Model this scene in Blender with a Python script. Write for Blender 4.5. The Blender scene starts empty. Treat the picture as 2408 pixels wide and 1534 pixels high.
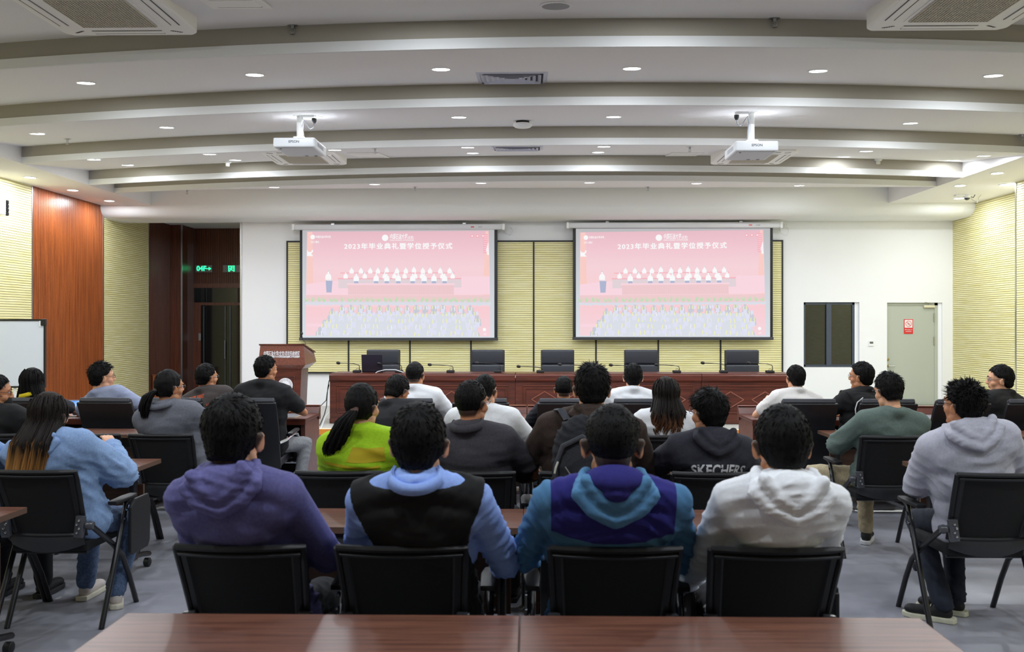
import bpy, bmesh, math, random
import numpy as np
from mathutils import Vector, Matrix, Euler
PI = math.pi
sc = bpy.context.scene
col = sc.collection
random.seed(7)
RNG = np.random.RandomState(5)

# ------------------------------------------------------------------ camera, world, exposure
CAMH, FPX = 1.67, 2100.0
YAW = math.atan(41 / FPX)
cd = bpy.data.cameras.new('camera'); cam = bpy.data.objects.new('camera', cd); col.objects.link(cam)
cam.location = (0, 0, CAMH); cam.rotation_euler = (PI / 2, 0, YAW)
cd.sensor_width = 36; cd.lens = FPX / 2408 * 36; cd.clip_start = .05; cd.clip_end = 60
cd.dof.use_dof = True; cd.dof.focus_distance = 9.0; cd.dof.aperture_fstop = 4.0
sc.camera = cam
W = bpy.data.worlds.new('world'); sc.world = W; W.use_nodes = True
W.node_tree.nodes['Background'].inputs[0].default_value = (.5, .55, .6, 1)
W.node_tree.nodes['Background'].inputs[1].default_value = .02
sc.view_settings.view_transform = 'Standard'; sc.view_settings.look = 'None'
sc.view_settings.gamma = 1; sc.view_settings.use_curve_mapping = False
sc.view_settings.exposure = 0.0
try:
    sc.cycles.use_denoising = True; sc.cycles.max_bounces = 7; sc.cycles.diffuse_bounces = 5
    sc.cycles.sample_clamp_indirect = 25.0; sc.cycles.use_light_tree = True
    sc.cycles.caustics_reflective = False; sc.cycles.caustics_refractive = False
except Exception: pass
LIGHT_W = 20.0          # power of each ceiling downlight
LIGHT_COL = (.87, .935, 1.0)

def P(px, py, X=None, Y=None, Z=None):
    """a point of the room seen at photo pixel (px, py), on the plane X=, Y= or Z="""
    dx = (px - 1204) / FPX; dz = (767 - py) / FPX
    r = Vector((dx * math.cos(YAW) - math.sin(YAW), dx * math.sin(YAW) + math.cos(YAW), dz))
    if Y is not None: t = Y / r.y
    elif X is not None: t = X / r.x
    else: t = (Z - CAMH) / r.z
    return Vector((r.x * t, r.y * t, CAMH + r.z * t))
def XatY(px, Y): return P(px, 767, Y=Y).x
def ZatY(px, py, Y): return P(px, py, Y=Y).z

# ------------------------------------------------------------------ materials
def lin(c):
    return tuple((v / 255 / 12.92 if v / 255 <= .04045 else ((v / 255 + .055) / 1.055) ** 2.4) for v in c)
MATS = {}
def mat(name, rgb, rough=.6, metal=0., rgb2=None, nscale=8., nstretch=(1, 1, 1), bump=0., bscale=None, emit=0., coat=0., spec=.5, sheen=0., alpha=1., trans=0., detail=4., coords='Object', c0=.35, c1=.65):
    if name in MATS: return MATS[name]
    m = bpy.data.materials.new(name); m.use_nodes = True; MATS[name] = m
    nt = m.node_tree; b = nt.nodes['Principled BSDF']
    c = lin(rgb) + (1,)
    b.inputs['Base Color'].default_value = c; b.inputs['Roughness'].default_value = rough
    b.inputs['Metallic'].default_value = metal; b.inputs['Specular IOR Level'].default_value = spec
    if coat: b.inputs['Coat Weight'].default_value = coat; b.inputs['Coat Roughness'].default_value = .25
    if sheen: b.inputs['Sheen Weight'].default_value = sheen
    if trans: b.inputs['Transmission Weight'].default_value = trans
    if emit:
        b.inputs['Emission Color'].default_value = c; b.inputs['Emission Strength'].default_value = emit
    m.diffuse_color = c
    if rgb2 is not None or bump:
        tc = nt.nodes.new('ShaderNodeTexCoord'); mp = nt.nodes.new('ShaderNodeMapping')
        mp.inputs['Scale'].default_value = nstretch
        nt.links.new(tc.outputs[coords], mp.inputs[0])
        nz = nt.nodes.new('ShaderNodeTexNoise'); nz.inputs['Scale'].default_value = nscale; nz.inputs['Detail'].default_value = detail
        nt.links.new(mp.outputs[0], nz.inputs['Vector'])
        if rgb2 is not None:
            cr = nt.nodes.new('ShaderNodeValToRGB')
            cr.color_ramp.elements[0].position = c0; cr.color_ramp.elements[0].color = c
            cr.color_ramp.elements[1].position = c1; cr.color_ramp.elements[1].color = lin(rgb2) + (1,)
            nt.links.new(nz.outputs['Fac'], cr.inputs[0]); nt.links.new(cr.outputs[0], b.inputs['Base Color'])
            if emit: nt.links.new(cr.outputs[0], b.inputs['Emission Color'])
        if bump:
            n2 = nz
            if bscale:
                n2 = nt.nodes.new('ShaderNodeTexNoise'); n2.inputs['Scale'].default_value = bscale; n2.inputs['Detail'].default_value = 3
                nt.links.new(mp.outputs[0], n2.inputs['Vector'])
            bp = nt.nodes.new('ShaderNodeBump'); bp.inputs['Strength'].default_value = bump; bp.inputs['Distance'].default_value = .01
            nt.links.new(n2.outputs['Fac'], bp.inputs['Height']); nt.links.new(bp.outputs[0], b.inputs['Normal'])
    return m

# ------------------------------------------------------------------ mesh building
class MB:
    def __init__(s): s.v = []; s.f = []; s.mi = []; s.m = 0; s.uv = None
    def add(s, vs, fs):
        o = len(s.v); s.v += [tuple(v) for v in vs]
        for f in fs: s.f.append(tuple(i + o for i in f)); s.mi.append(s.m)
        return s
    def box(s, x0, x1, y0, y1, z0, z1):
        return s.add([(x0, y0, z0), (x1, y0, z0), (x1, y1, z0), (x0, y1, z0), (x0, y0, z1), (x1, y0, z1), (x1, y1, z1), (x0, y1, z1)],
                     [(0, 3, 2, 1), (4, 5, 6, 7), (0, 1, 5, 4), (1, 2, 6, 5), (2, 3, 7, 6), (3, 0, 4, 7)])
    def cbox(s, c, d, rot=None):
        h = [x / 2 for x in d]; vs = []
        for z in (-1, 1):
            for x, y in ((-1, -1), (1, -1), (1, 1), (-1, 1)):
                v = Vector((x * h[0], y * h[1], z * h[2]))
                if rot is not None: v = rot @ v
                vs.append(v + Vector(c))
        return s.add(vs, [(0, 3, 2, 1), (4, 5, 6, 7), (0, 1, 5, 4), (1, 2, 6, 5), (2, 3, 7, 6), (3, 0, 4, 7)])
    def quad(s, a, b, c, d): return s.add([a, b, c, d], [(0, 1, 2, 3)])
    def tube(s, pts, r, n=8, cap=True, flat=1.):
        pts = [Vector(p) for p in pts]; rs = r if isinstance(r, (list, tuple)) else [r] * len(pts)
        up = Vector((0, 0, 1)); rings = []
        for i, p in enumerate(pts):
            t = (pts[min(i + 1, len(pts) - 1)] - pts[max(i - 1, 0)]).normalized()
            a = t.cross(up)
            if a.length < .05: a = t.cross(Vector((1, 0, 0)))
            a.normalize(); b = a.cross(t).normalized()
            rings.append([p + (a * math.cos(2 * PI * k / n) + b * math.sin(2 * PI * k / n) * flat) * rs[i] for k in range(n)])
        vs = [v for rg in rings for v in rg]; fs = []
        for i in range(len(pts) - 1):
            for k in range(n):
                k2 = (k + 1) % n
                fs.append((i * n + k, i * n + k2, (i + 1) * n + k2, (i + 1) * n + k))
        if cap: fs.append(tuple(range(n - 1, -1, -1))); fs.append(tuple((len(pts) - 1) * n + k for k in range(n)))
        return s.add(vs, fs)
    def lathe(s, prof, n=24, c=(0, 0, 0), M=None):
        vs = []; fs = []
        for r, z in prof:
            for k in range(n):
                v = Vector((r * math.cos(2 * PI * k / n), r * math.sin(2 * PI * k / n), z))
                if M is not None: v = M @ v
                vs.append(v + Vector(c))
        for i in range(len(prof) - 1):
            for k in range(n):
                k2 = (k + 1) % n; fs.append((i * n + k, i * n + k2, (i + 1) * n + k2, (i + 1) * n + k))
        fs.append(tuple(range(n - 1, -1, -1))); fs.append(tuple((len(prof) - 1) * n + k for k in range(n)))
        return s.add(vs, fs)
    def prism(s, poly, a, b, axis='z'):
        """poly of 2D points extruded from a to b along axis"""
        def mk(p, t): return {'z': (p[0], p[1], t), 'y': (p[0], t, p[1]), 'x': (t, p[0], p[1])}[axis]
        n = len(poly); vs = [mk(p, a) for p in poly] + [mk(p, b) for p in poly]
        return s.add(vs, [tuple(range(n)), tuple(range(2 * n - 1, n - 1, -1))] + [(i, (i + 1) % n, n + (i + 1) % n, n + i) for i in range(n)])
    def build(s, name, mats, parent=None, bevel=0., smooth=False, seg=2, fix=True, loc=None):
        me = bpy.data.meshes.new(name); me.from_pydata(s.v, [], s.f)
        if not isinstance(mats, (list, tuple)): mats = [mats]
        for m in mats: me.materials.append(m)
        if len(mats) > 1: me.polygons.foreach_set('material_index', s.mi)
        if fix or bevel:
            bm = bmesh.new(); bm.from_mesh(me)
            bmesh.ops.recalc_face_normals(bm, faces=bm.faces)
            if bevel:
                es = [e for e in bm.edges if len(e.link_faces) == 2 and e.calc_face_angle(0) > .6]
                bmesh.ops.bevel(bm, geom=es, offset=bevel, segments=seg, affect='EDGES', profile=.6, clamp_overlap=True)
            bm.to_mesh(me); bm.free()
        if smooth:
            me.polygons.foreach_set('use_smooth', [True] * len(me.polygons))
            if smooth != 'all':
                try: me.set_sharp_from_angle(angle=.7)
                except Exception: pass
        o = bpy.data.objects.new(name, me); col.objects.link(o)
        if parent is not None: o.parent = parent
        if loc is not None: o.location = loc
        return o
def tag(o, label=None, cat=None, group=None, kind=None):
    if label: o['label'] = label
    if cat: o['category'] = cat
    if group: o['group'] = group
    if kind: o['kind'] = kind
    return o
def thing(name, label, cat, loc=(0, 0, 0), rz=0., group=None, rx=0., sc_=1.):
    o = bpy.data.objects.new(name, None); col.objects.link(o); o.empty_display_size = .05
    o.location = loc; o.rotation_euler = (rx, 0, rz); o.scale = (sc_,) * 3
    return tag(o, label, cat, group)
def structure(mb, name, mats, **k):
    o = mb.build(name, mats, **k)
    if k.get('parent') is None: o['kind'] = 'structure'
    return o
def dup(root, loc=None, rz=None, label=None, group=None):
    r = root.copy(); col.objects.link(r)
    if loc is not None: r.location = loc
    if rz is not None: r.rotation_euler = (r.rotation_euler.x, 0, rz)
    if label: r['label'] = label
    if group: r['group'] = group
    for ch in list(root.children):
        c = ch.copy(); col.objects.link(c); c.parent = r
        for g in list(ch.children):
            d = g.copy(); col.objects.link(d); d.parent = c
    return r
_TXT = {}
def text(body, size, m, name, parent=None, loc=(0, 0, 0), rot=(PI / 2, 0, 0), bold=0., extrude=.0004, sx=1., align='CENTER', spacing=1., fitw=None, shear=0.):
    cu = bpy.data.curves.new('t', 'FONT'); cu.body = body; cu.size = size; cu.align_x = align; cu.align_y = 'CENTER'
    cu.extrude = extrude; cu.offset = bold; cu.space_character = spacing; cu.resolution_u = 3; cu.shear = shear
    to = bpy.data.objects.new('t', cu); col.objects.link(to)
    dg = bpy.context.evaluated_depsgraph_get(); dg.update()
    me = bpy.data.meshes.new_from_object(to.evaluated_get(dg)); bpy.data.objects.remove(to); bpy.data.curves.remove(cu)
    me.materials.clear(); me.materials.append(m)
    if len(me.vertices) and (fitw or sx != 1.):
        xs = [v.co.x for v in me.vertices]; k = (fitw / (max(xs) - min(xs))) if fitw else sx
        for v in me.vertices: v.co.x *= k
    o = bpy.data.objects.new(name, me); col.objects.link(o); o.location = loc; o.rotation_euler = rot
    if parent is not None: o.parent = parent
    return o

# palette
M_WALL = mat('white wall paint', (236, 236, 238), .75, bump=.04, nscale=60)
M_CEIL = mat('ceiling paint', (236, 234, 234), .8, bump=.03, nscale=40)
M_LIP = mat('ceiling lip paint', (232, 232, 232), .7)
M_TAUPE = mat('cove taupe', (168, 162, 150), .8)  # cove band, a darker taupe than ceiling and lip
M_YEL = mat('yellow slats', (226, 216, 150), .55, rgb2=(240, 232, 184), nscale=2.2, nstretch=(1.2, 1.2, 22), detail=5)
M_GROOVE = mat('slat groove', (120, 108, 60), .8)
M_WOOD = mat('orange wood ribs', (130, 64, 24), .34, rgb2=(164, 86, 36), nscale=3, nstretch=(8, 8, .4), coat=.4)
M_DWOOD = mat('dark red wood', (86, 42, 24), .4, rgb2=(104, 54, 32), nscale=3, nstretch=(8, 8, .5), coat=.3)
M_MAHO = mat('mahogany', (70, 28, 17), .38, rgb2=(96, 42, 26), nscale=4, nstretch=(.6, 6, 6), coat=.25)
M_PODW = mat('podium wood', (104, 56, 44), .3, rgb2=(122, 70, 56), nscale=40, nstretch=(1, 1, 1), coat=.4)
M_BLACK = mat('black trim', (18, 18, 20), .5)
M_DKPL = mat('black plastic', (18, 18, 21), .5)
M_MESHB = mat('black mesh', (12, 12, 14), .8, bump=.3, nscale=400)
M_TUBE = mat('black tube', (26, 26, 29), .32)
M_GREYP = mat('grey arm pad', (120, 124, 132), .45)
M_HINGE = mat('hinge plastic', (70, 72, 78), .25, spec=.8)
M_CHROME = mat('chrome', (225, 228, 232), .12, metal=1)
M_STEEL = mat('brushed steel', (190, 192, 196), .3, metal=1)
M_LEATH = mat('black leather', (22, 23, 28), .36, bump=.15, nscale=120)
M_LEATG = mat('grey leather', (48, 50, 58), .4, bump=.12, nscale=120)
M_TABLE = mat('walnut laminate', (92, 58, 46), .38, rgb2=(124, 80, 62), nscale=4, nstretch=(.6, 12, 8), coat=.3, detail=6)
M_TEDGE = mat('table edge', (96, 72, 58), .5)
M_WPLAS = mat('white plastic', (238, 238, 238), .4)
M_GREYM = mat('grey metal', (150, 152, 160), .4, metal=.4)
M_GLOW = mat('lamp diffuser', (250, 252, 255), .5, emit=14)
# ------------------------------------------------------------------ room shell
XL, XR, YB, YF = -7.66, 7.815, -4.2, 16.65
ZH, ZS = CAMH + 2.16, CAMH + 1.94          # side bulkhead, front soffit bottom
TXL, TXR, YSOF = -6.75, 6.30, 15.80
RISE = .225
DZ = .18                                   # stage platform
def sag(X): return (X - .6) ** 2 / 50.
RIBS = [-2.3, -.5, 1.35, 3.2, 5.06, 6.915, 8.74, 10.65, 12.46, 13.30]
M_FLOOR = mat('grey vinyl floor', (132, 133, 142), .32, rgb2=(160, 160, 170), nscale=1.6, nstretch=(1, 1.6, 1), detail=8, spec=.4)
structure(MB().box(XL - .3, XR + .3, YB - .2, 12.95, -.2, 0), 'floor', M_FLOOR)
M_TILE = mat('stage vinyl', (176, 176, 170), .4, rgb2=(190, 190, 184), nscale=6)
M_NOSE = mat('pale step edge', (222, 216, 190), .5)
M_OAK = mat('orange step edge', (205, 128, 40), .45)
st = structure(MB().box(-5.45, XR, 12.98, YF + .1, -.1, DZ - .005), 'floor', M_TILE)
e = MB().box(-5.45, XR, 12.86, 12.98, DZ - .03, DZ).build('step_nosing', M_NOSE, st)
e = MB().box(-5.45, XR, 12.84, 12.86, DZ - .085, DZ - .002).build('step_edge', M_OAK, st)
e = MB().box(-5.45, XR, 12.87, 12.98, 0, DZ - .03).build('step_riser', mat('step riser', (188, 184, 182), .5), st)
structure(MB().box(XL - .3, -5.45, 12.95, 20.2, -.2, 0), 'floor', M_FLOOR)
# ceiling, sawtooth bays between curved ribs
NX = 40
def ceil_z(X, Y):
    if X < TXL or X > TXR: return ZH
    s = sag(X); ys = [r + s for r in RIBS]
    if Y < ys[0]: return ZH
    for a, b in zip(ys[:-1], ys[1:]):
        if a <= Y < b: return ZH + RISE * (Y - a) / (b - a)
    return ZH + .28 * (Y - ys[-1]) / max(.3, YSOF - ys[-1])
cm = MB()
xs = [TXL + (TXR - TXL) * i / NX for i in range(NX + 1)]
for k in range(len(RIBS)):
    vs = []; top = k == len(RIBS) - 1
    for x in xs:
        a = RIBS[k] + sag(x) + .02; b = YSOF if top else RIBS[k + 1] + sag(x) + .02
        vs += [(x, a, ZH + .0), (x, b, ZH + (.28 if top else RISE))]
    cm.add(vs, [(2 * i, 2 * i + 1, 2 * i + 3, 2 * i + 2) for i in range(NX)])
cm.add([(XL, YB, ZH), (TXL, YB, ZH), (TXL, YF, ZH), (XL, YF, ZH)], [(0, 1, 2, 3)])
cm.add([(TXR, YB, ZH), (XR, YB, ZH), (XR, YF, ZH), (TXR, YF, ZH)], [(0, 1, 2, 3)])
cm.add([(TXL, YB, ZH + .001), (TXR, YB, ZH + .001), (TXR, RIBS[0] + 2, ZH + .001), (TXL, RIBS[0] + 2, ZH + .001)], [(0, 1, 2, 3)])
for X in (TXL, TXR): cm.add([(X, YB, ZH), (X, YSOF, ZH), (X, YSOF, ZH + .5), (X, YB, ZH + .5)], [(0, 1, 2, 3)])
ceiling = structure(cm, 'ceiling', M_CEIL, fix=False)
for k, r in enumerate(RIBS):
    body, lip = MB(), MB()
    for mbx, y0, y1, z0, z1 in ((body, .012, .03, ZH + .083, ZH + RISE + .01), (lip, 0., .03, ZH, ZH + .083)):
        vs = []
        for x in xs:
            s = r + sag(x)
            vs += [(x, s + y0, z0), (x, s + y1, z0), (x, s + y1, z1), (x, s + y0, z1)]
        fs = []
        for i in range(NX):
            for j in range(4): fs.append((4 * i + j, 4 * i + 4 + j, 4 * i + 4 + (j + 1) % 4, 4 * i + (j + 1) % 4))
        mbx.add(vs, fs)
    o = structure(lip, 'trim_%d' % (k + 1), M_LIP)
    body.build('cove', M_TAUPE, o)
# bullnose soffit over the stage
prof = [(YSOF, ZH + .36), (YSOF, ZH - .05), (YSOF + .02, ZH - .10), (YSOF + .06, ZH - .15), (YSOF + .12, ZH - .19), (YSOF + .2, ZH - .212), (YSOF + .3, ZS), (YF + .02, ZS), (YF + .02, ZH + .36)]
so = MB(); n = len(prof)
so.add([(XL, y, z) for y, z in prof] + [(XR, y, z) for y, z in prof], [(i, (i + 1) % n, n + (i + 1) % n, n + i) for i in range(n)])
so = structure(so, 'trim_11', M_LIP, smooth=True)
# walls
def holewall(y, x0, x1, z0, z1, holes, depth=.25):
    """front wall slab with rectangular openings"""
    m = MB(); xsx = sorted({x0, x1, *[h[0] for h in holes], *[h[1] for h in holes]}); zsz = sorted({z0, z1, *[h[2] for h in holes], *[h[3] for h in holes]})
    for a, b in zip(xsx[:-1], xsx[1:]):
        for c, d in zip(zsz[:-1], zsz[1:]):
            if any(h[0] <= a and b <= h[1] and h[2] <= c and d <= h[3] for h in holes): continue
            m.quad((a, y, c), (b, y, c), (b, y, d), (a, y, d)); m.quad((a, y + depth, c), (b, y + depth, c), (b, y + depth, d), (a, y + depth, d))
    for h in holes:
        m.quad((h[0], y, h[2]), (h[0], y + depth, h[2]), (h[0], y + depth, h[3]), (h[0], y, h[3]))
        m.quad((h[1], y, h[2]), (h[1], y + depth, h[2]), (h[1], y + depth, h[3]), (h[1], y, h[3]))
        m.quad((h[0], y, h[3]), (h[1], y, h[3]), (h[1], y + depth, h[3]), (h[0], y + depth, h[3]))
        m.quad((h[0], y, h[2]), (h[1], y, h[2]), (h[1], y + depth, h[2]), (h[0], y + depth, h[2]))
    return m
AX = XatY(566, YF)
wx0, wx1, wz0, wz1 = XatY(1890, YF), XatY(2021, YF), ZatY(1950, 864, YF), ZatY(1950, 711, YF)
dx0, dx1, dz1 = XatY(2086, YF), XatY(2216, YF), ZatY(2150, 712, YF)
fw = holewall(YF, AX, XR + .02, DZ - .2, ZS + .1, [(wx0, wx1, wz0, wz1), (dx0, dx1, DZ - .2, dz1)])
fw.quad((AX, YF, 0), (AX, YF + 3.4, 0), (AX, YF + 3.4, ZS + .3), (AX, YF, ZS + .3))
structure(fw, 'wall_front', M_WALL, fix=False)
structure(MB().box(AX - .012, AX + .02, YF - .012, YF + .02, 0, ZS), 'trim_12', M_STEEL, bevel=.004)

def slat_panel(parent, a, b, z0, z1, pitch, axis, off, face, m=M_YEL, name='slat_panel', gap=.0065, depth=.009):
    """grooved acoustic panel: horizontal slats from a to b along axis ('x' or 'y'), surface at off, facing +-1"""
    g, s_ = MB(), MB()
    def V(t, h, d): return (t, off - face * d, h) if axis == 'x' else (off - face * d, t, h)
    g.add([V(a, z0, depth), V(b, z0, depth), V(b, z1, depth), V(a, z1, depth)], [(0, 1, 2, 3)])
    z = z0
    while z < z1 - .01:
        t = min(z + pitch - gap, z1)
        v = [V(a, z, depth), V(b, z, depth), V(b, z, 0), V(a, z, 0), V(a, t, 0), V(b, t, 0), V(b, t, depth), V(a, t, depth)]
        s_.add(v, [(0, 1, 2, 3), (3, 2, 5, 4), (4, 5, 6, 7)]); z += pitch
    p = s_.build(name, m, parent, fix=False); p['kind'] = 'stuff'
    g.build('backing', M_GROOVE, p, fix=False)
    return p
def rib_panel(parent, a, b, z0, z1, pitch, axis, off, face, m, name='ribbed_panel'):
    s_ = MB()
    def V(t, h, d): return (t, off - face * d, h) if axis == 'x' else (off - face * d, t, h)
    t = a
    while t < b - .004:
        u = min(t + pitch, b); w = u - t
        pr = [(t, .012), (t + w * .18, .012), (t + w * .3, 0), (t + w * .88, 0), (u, .012)]
        vs = [V(p_, z0, d_) for p_, d_ in pr] + [V(p_, z1, d_) for p_, d_ in pr]
        s_.add(vs, [(i, i + 1, 6 + i, 5 + i) for i in range(4)]); t = u
    p = s_.build(name, m, parent, fix=False); p['kind'] = 'stuff'
    return p
# left wall: yellow, orange wood, yellow, dark wood
YL1, YL2, YL3, YL4 = P(76, 767, X=XL).y, P(243, 767, X=XL).y, P(350, 767, X=XL).y, P(401, 767, X=XL).y
wl = structure(MB().quad((XL - .02, YB, 0), (XL - .02, YL4, 0), (XL - .02, YL4, ZH), (XL - .02, YB, ZH)), 'wall_left', M_WALL, fix=False)
slat_panel(wl, YB, 5.0, 0, ZH, .0363, 'y', XL, 1); slat_panel(wl, 5.0, YL1 - .02, 0, ZH, .0363, 'y', XL, 1)
rib_panel(wl, YL1, YL2, 0, ZH, .031, 'y', XL, 1, M_WOOD)
slat_panel(wl, YL2 + .01, YL3, 0, ZH, .0363, 'y', XL, 1)
rib_panel(wl, YL3, YL4, 0, ZH, .031, 'y', XL, 1, M_DWOOD)
for y in (YL1 - .01, YL2, YL3): MB().box(XL - .01, XL + .006, y - .012, y + .012, 0, ZH).build('edge_strip', M_STEEL, wl)
# right wall with a nearer projecting part
XR2 = 7.30; YR1 = P(2388, 767, X=XR2).y
wr = structure(MB().quad((XR + .02, YB, 0), (XR + .02, YF, 0), (XR + .02, YF, ZH), (XR + .02, YB, ZH)), 'wall_right', M_WALL, fix=False)
slat_panel(wr, YR1, YF, 0, ZH, .0350, 'y', XR, -1)
slat_panel(wr, 5.0, YR1, 0, ZH, .0350, 'y', XR2, -1); slat_panel(wr, YB, 5.0, 0, ZH, .0350, 'y', XR2, -1)
MB().box(XR2, XR, YR1 - .02, YR1, 0, ZH).build('return_panel', M_WALL, wr)
MB().box(XR2 - .006, XR2 + .02, YR1 - .03, YR1 + .004, 0, ZH).build('edge_strip', M_STEEL, wr)
# back wall
wb = structure(MB().quad((XL, YB, 0), (XR, YB, 0), (XR, YB, ZH + .5), (XL, YB, ZH + .5)), 'wall_back', M_WALL, fix=False)
slat_panel(wb, -4.0, 6.0, .8, 3.3, .040, 'x', YB + .02, 1)
# alcove on the left of the stage
YA = 19.62; XA = P(457, 767, Y=YA).x; XA0 = P(428, 767, Y=YL4).x
wa = MB()
wa.quad((XL - .02, YF, ZH), (AX, YF, ZH), (AX, YA, ZH), (XL - .02, YA, ZH))
structure(wa, 'ceiling', M_CEIL, fix=False)
wa = structure(MB().box(XL - .05, XA0, YL4 + .01, YL4 + .3, 0, ZH), 'wall_alcove', M_DWOOD)
rib_panel(wa, XL, XA0, 0, ZH, .04, 'x', YL4, -1, M_DWOOD)
MB().box(XA0 - .02, XA0 + .012, YL4 - .012, YL4 + .02, 0, ZH).build('edge_strip', M_STEEL, wa)
rib_panel(wa, YL4, YA, 0, ZH, .04, 'y', XA, 1, M_DWOOD)
LZ1, LZ0 = ZatY(500, 667, YA), ZatY(500, 715, YA)
rib_panel(wa, XA, AX, LZ1, ZH, .04, 'x', YA, -1, M_DWOOD)
# dark lobby doors at the back of the alcove
M_GLASS = mat('dark glass', (16, 20, 22), .05, spec=.9)
dr = tag(MB().box(XA, AX, YA - .05, YA + .02, LZ1 - .10, LZ1).build('door_1', M_DWOOD), kind='structure')
MB().box(XA, AX, YA - .04, YA, LZ0 - .03, LZ0 + .03).build('transom_bar', M_DWOOD, dr)
MB().box(XA, AX, YA - .005, YA + .005, LZ0 + .03, LZ1 - .1).build('pane', M_GLASS, dr)
MB().box(XA, XA + .16, YA - .05, YA, 0, LZ0 - .03).build('jamb', M_DWOOD, dr)
xm = XatY(536, YA)
for a, b in ((XA + .16, xm), (xm, AX)):
    lf = MB().box(a, b, YA - .01, YA, 0, LZ0 - .03).build('door_leaf', mat('dark door glass', (10, 12, 14), .08, spec=.8), dr)
    for x in (a + .06, b - .05): MB().box(x - .012, x + .012, YA - .03, YA - .01, .1, LZ0 - .05).build('stile', mat('dull steel', (90, 96, 102), .35, metal=.8), lf)
for z in (.55, 1.35):
    MB().box(XA + .12, XA + .17, YA - .07, YA - .05, z, z + .16).build('hinge', M_STEEL, dr)
MB().tube([(xm - .05, YA - .05, .95), (xm - .05, YA - .05, 1.35)], .012).build('door_handle', M_GREYM, dr)
# exit signs
GRN = mat('green sign light', (40, 240, 150), .5, emit=2.2)
M_SIGNP = mat('sign plate', (128, 128, 128), .35, metal=.3)
for px0, px1, lab in ((461.5, 500.5, 'silver exit sign reading 04F with green arrow, left one above the dark door'), (526, 566, 'silver exit sign with green running figure, right one beside the white wall edge')):
    a, b = XatY(px0, YA), XatY(px1, YA); z0, z1 = ZatY(px0, 641, YA), ZatY(px0, 624, YA)
    t = thing('exit_sign', lab, 'sign', ((a + b) / 2, YA - .02, (z0 + z1) / 2), group='green exit signs in the alcove')
    w, h = b - a, z1 - z0
    MB().box(-w / 2, w / 2, -.03, .015, -h / 2, h / 2).build('plate', M_SIGNP, t, bevel=.004)
    if px0 < 500:
        text('04F', h * .95, GRN, 'lettering', t, (-w * .14, -.032, 0), fitw=w * .58, bold=.004)
        MB().add([(w * .14, -.033, -h * .05), (w * .3, -.033, -h * .05), (w * .3, -.033, -h * .24), (w * .46, -.033, 0), (w * .3, -.033, h * .24), (w * .3, -.033, h * .05), (w * .14, -.033, h * .05)], [(0, 1, 2, 3, 4, 5, 6)]).build('arrow', GRN, t)
    else:
        m = MB()
        for x0, x1, q0, q1 in ((-.18, -.13, -.4, .4), (.13, .18, -.4, .4), (-.18, .18, .3, .4)): m.box(x0 * w, x1 * w, -.034, -.03, q0 * h, q1 * h)
        m.build('door_symbol', GRN, t)
        m = MB(); m.cbox((0, -.033, h * .18), (.03, .004, .03)); m.tube([(0, -.033, h * .1), (-.01, -.033, -h * .12)], .014, 6)
        for q in ((-.05, -.38), (.05, -.3)): m.tube([(-.01, -.033, -h * .1), (q[0], -.033, q[1] * h)], .009, 6)
        for q in ((-.055, .0), (.05, .1)): m.tube([(0, -.033, h * .08), (q[0], -.033, q[1] * h)], .008, 6)
        m.build('running_figure', GRN, t)

# yellow acoustic panels behind the stage
px0, px1 = XatY(677, YF), XatY(1838, YF); pz0, pz1 = ZatY(1245, 875, YF), ZatY(1245, 570, YF)
joints = [XatY(x, YF) for x in (677, 821, 965, 1108, 1255, 1401, 1547, 1693, 1838)]
for i in range(8):
    a, b = joints[i], joints[i + 1]
    p = slat_panel(None, a + .012, b - .012, pz0, pz1, .0405, 'x', YF - .05, -1, name='acoustic_panel')
    del p['kind']; which = ['leftmost, beside the lectern', 'second from the left, under the left screen', 'third from the left, under the left screen', 'fourth, left of the middle joint between the screens', 'fifth, right of the middle joint between the screens', 'sixth, under the left half of the right screen', 'seventh, under the right screen', 'rightmost, beside the window wall'][i]
    tag(p, 'yellow slatted acoustic panel, ' + which, 'wall panel', 'yellow acoustic panels behind the stage')
f = MB()
for x in joints: f.box(x - .014, x + .014, YF - .06, YF, pz0, pz1)
f.box(px0 - .014, px1 + .014, YF - .06, YF, pz1, pz1 + .03); f.box(px0 - .014, px1 + .014, YF - .06, YF, pz0 - .03, pz0)
structure(f, 'trim_13', M_BLACK)

# window into the control room
M_WFR = mat('blue grey window frame', (72, 80, 94), .4, metal=.2)
wx1f = XatY(2012, YF)
wn = MB()
t_ = .045
wn.box(wx0, wx1f, YF + .05, YF + .12, wz0, wz0 + t_); wn.box(wx0, wx1f, YF + .05, YF + .12, wz1 - t_, wz1)
wn.box(wx0, wx0 + t_, YF + .05, YF + .12, wz0, wz1); wn.box(wx1f - t_, wx1f, YF + .05, YF + .12, wz0, wz1)
win = structure(wn, 'window_1', M_WFR)
xm = XatY(1951, YF)
MB().box(xm - .045, xm + .045, YF + .04, YF + .1, wz0, wz1).build('window_stile', M_WFR, win)
M_PANE = mat('window glass', (20, 26, 28), .03, spec=1.)
MB().box(wx0 + t_, xm - .04, YF + .085, YF + .09, wz0 + t_, wz1 - t_).build('pane', M_PANE, win)
MB().box(xm + .04, wx1f - t_, YF + .075, YF + .08, wz0 + t_, wz1 - t_).build('pane', M_PANE, win)
MB().box(wx1f, wx1 + .01, YF + .05, YF + .14, wz0, wz1).build('reveal', M_WALL, win)
MB().box(wx0, wx1, YF + .0, YF + .05, wz0 - .0, wz0 + .012).build('window_sill', mat('sill', (90, 94, 100), .6), win)
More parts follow.
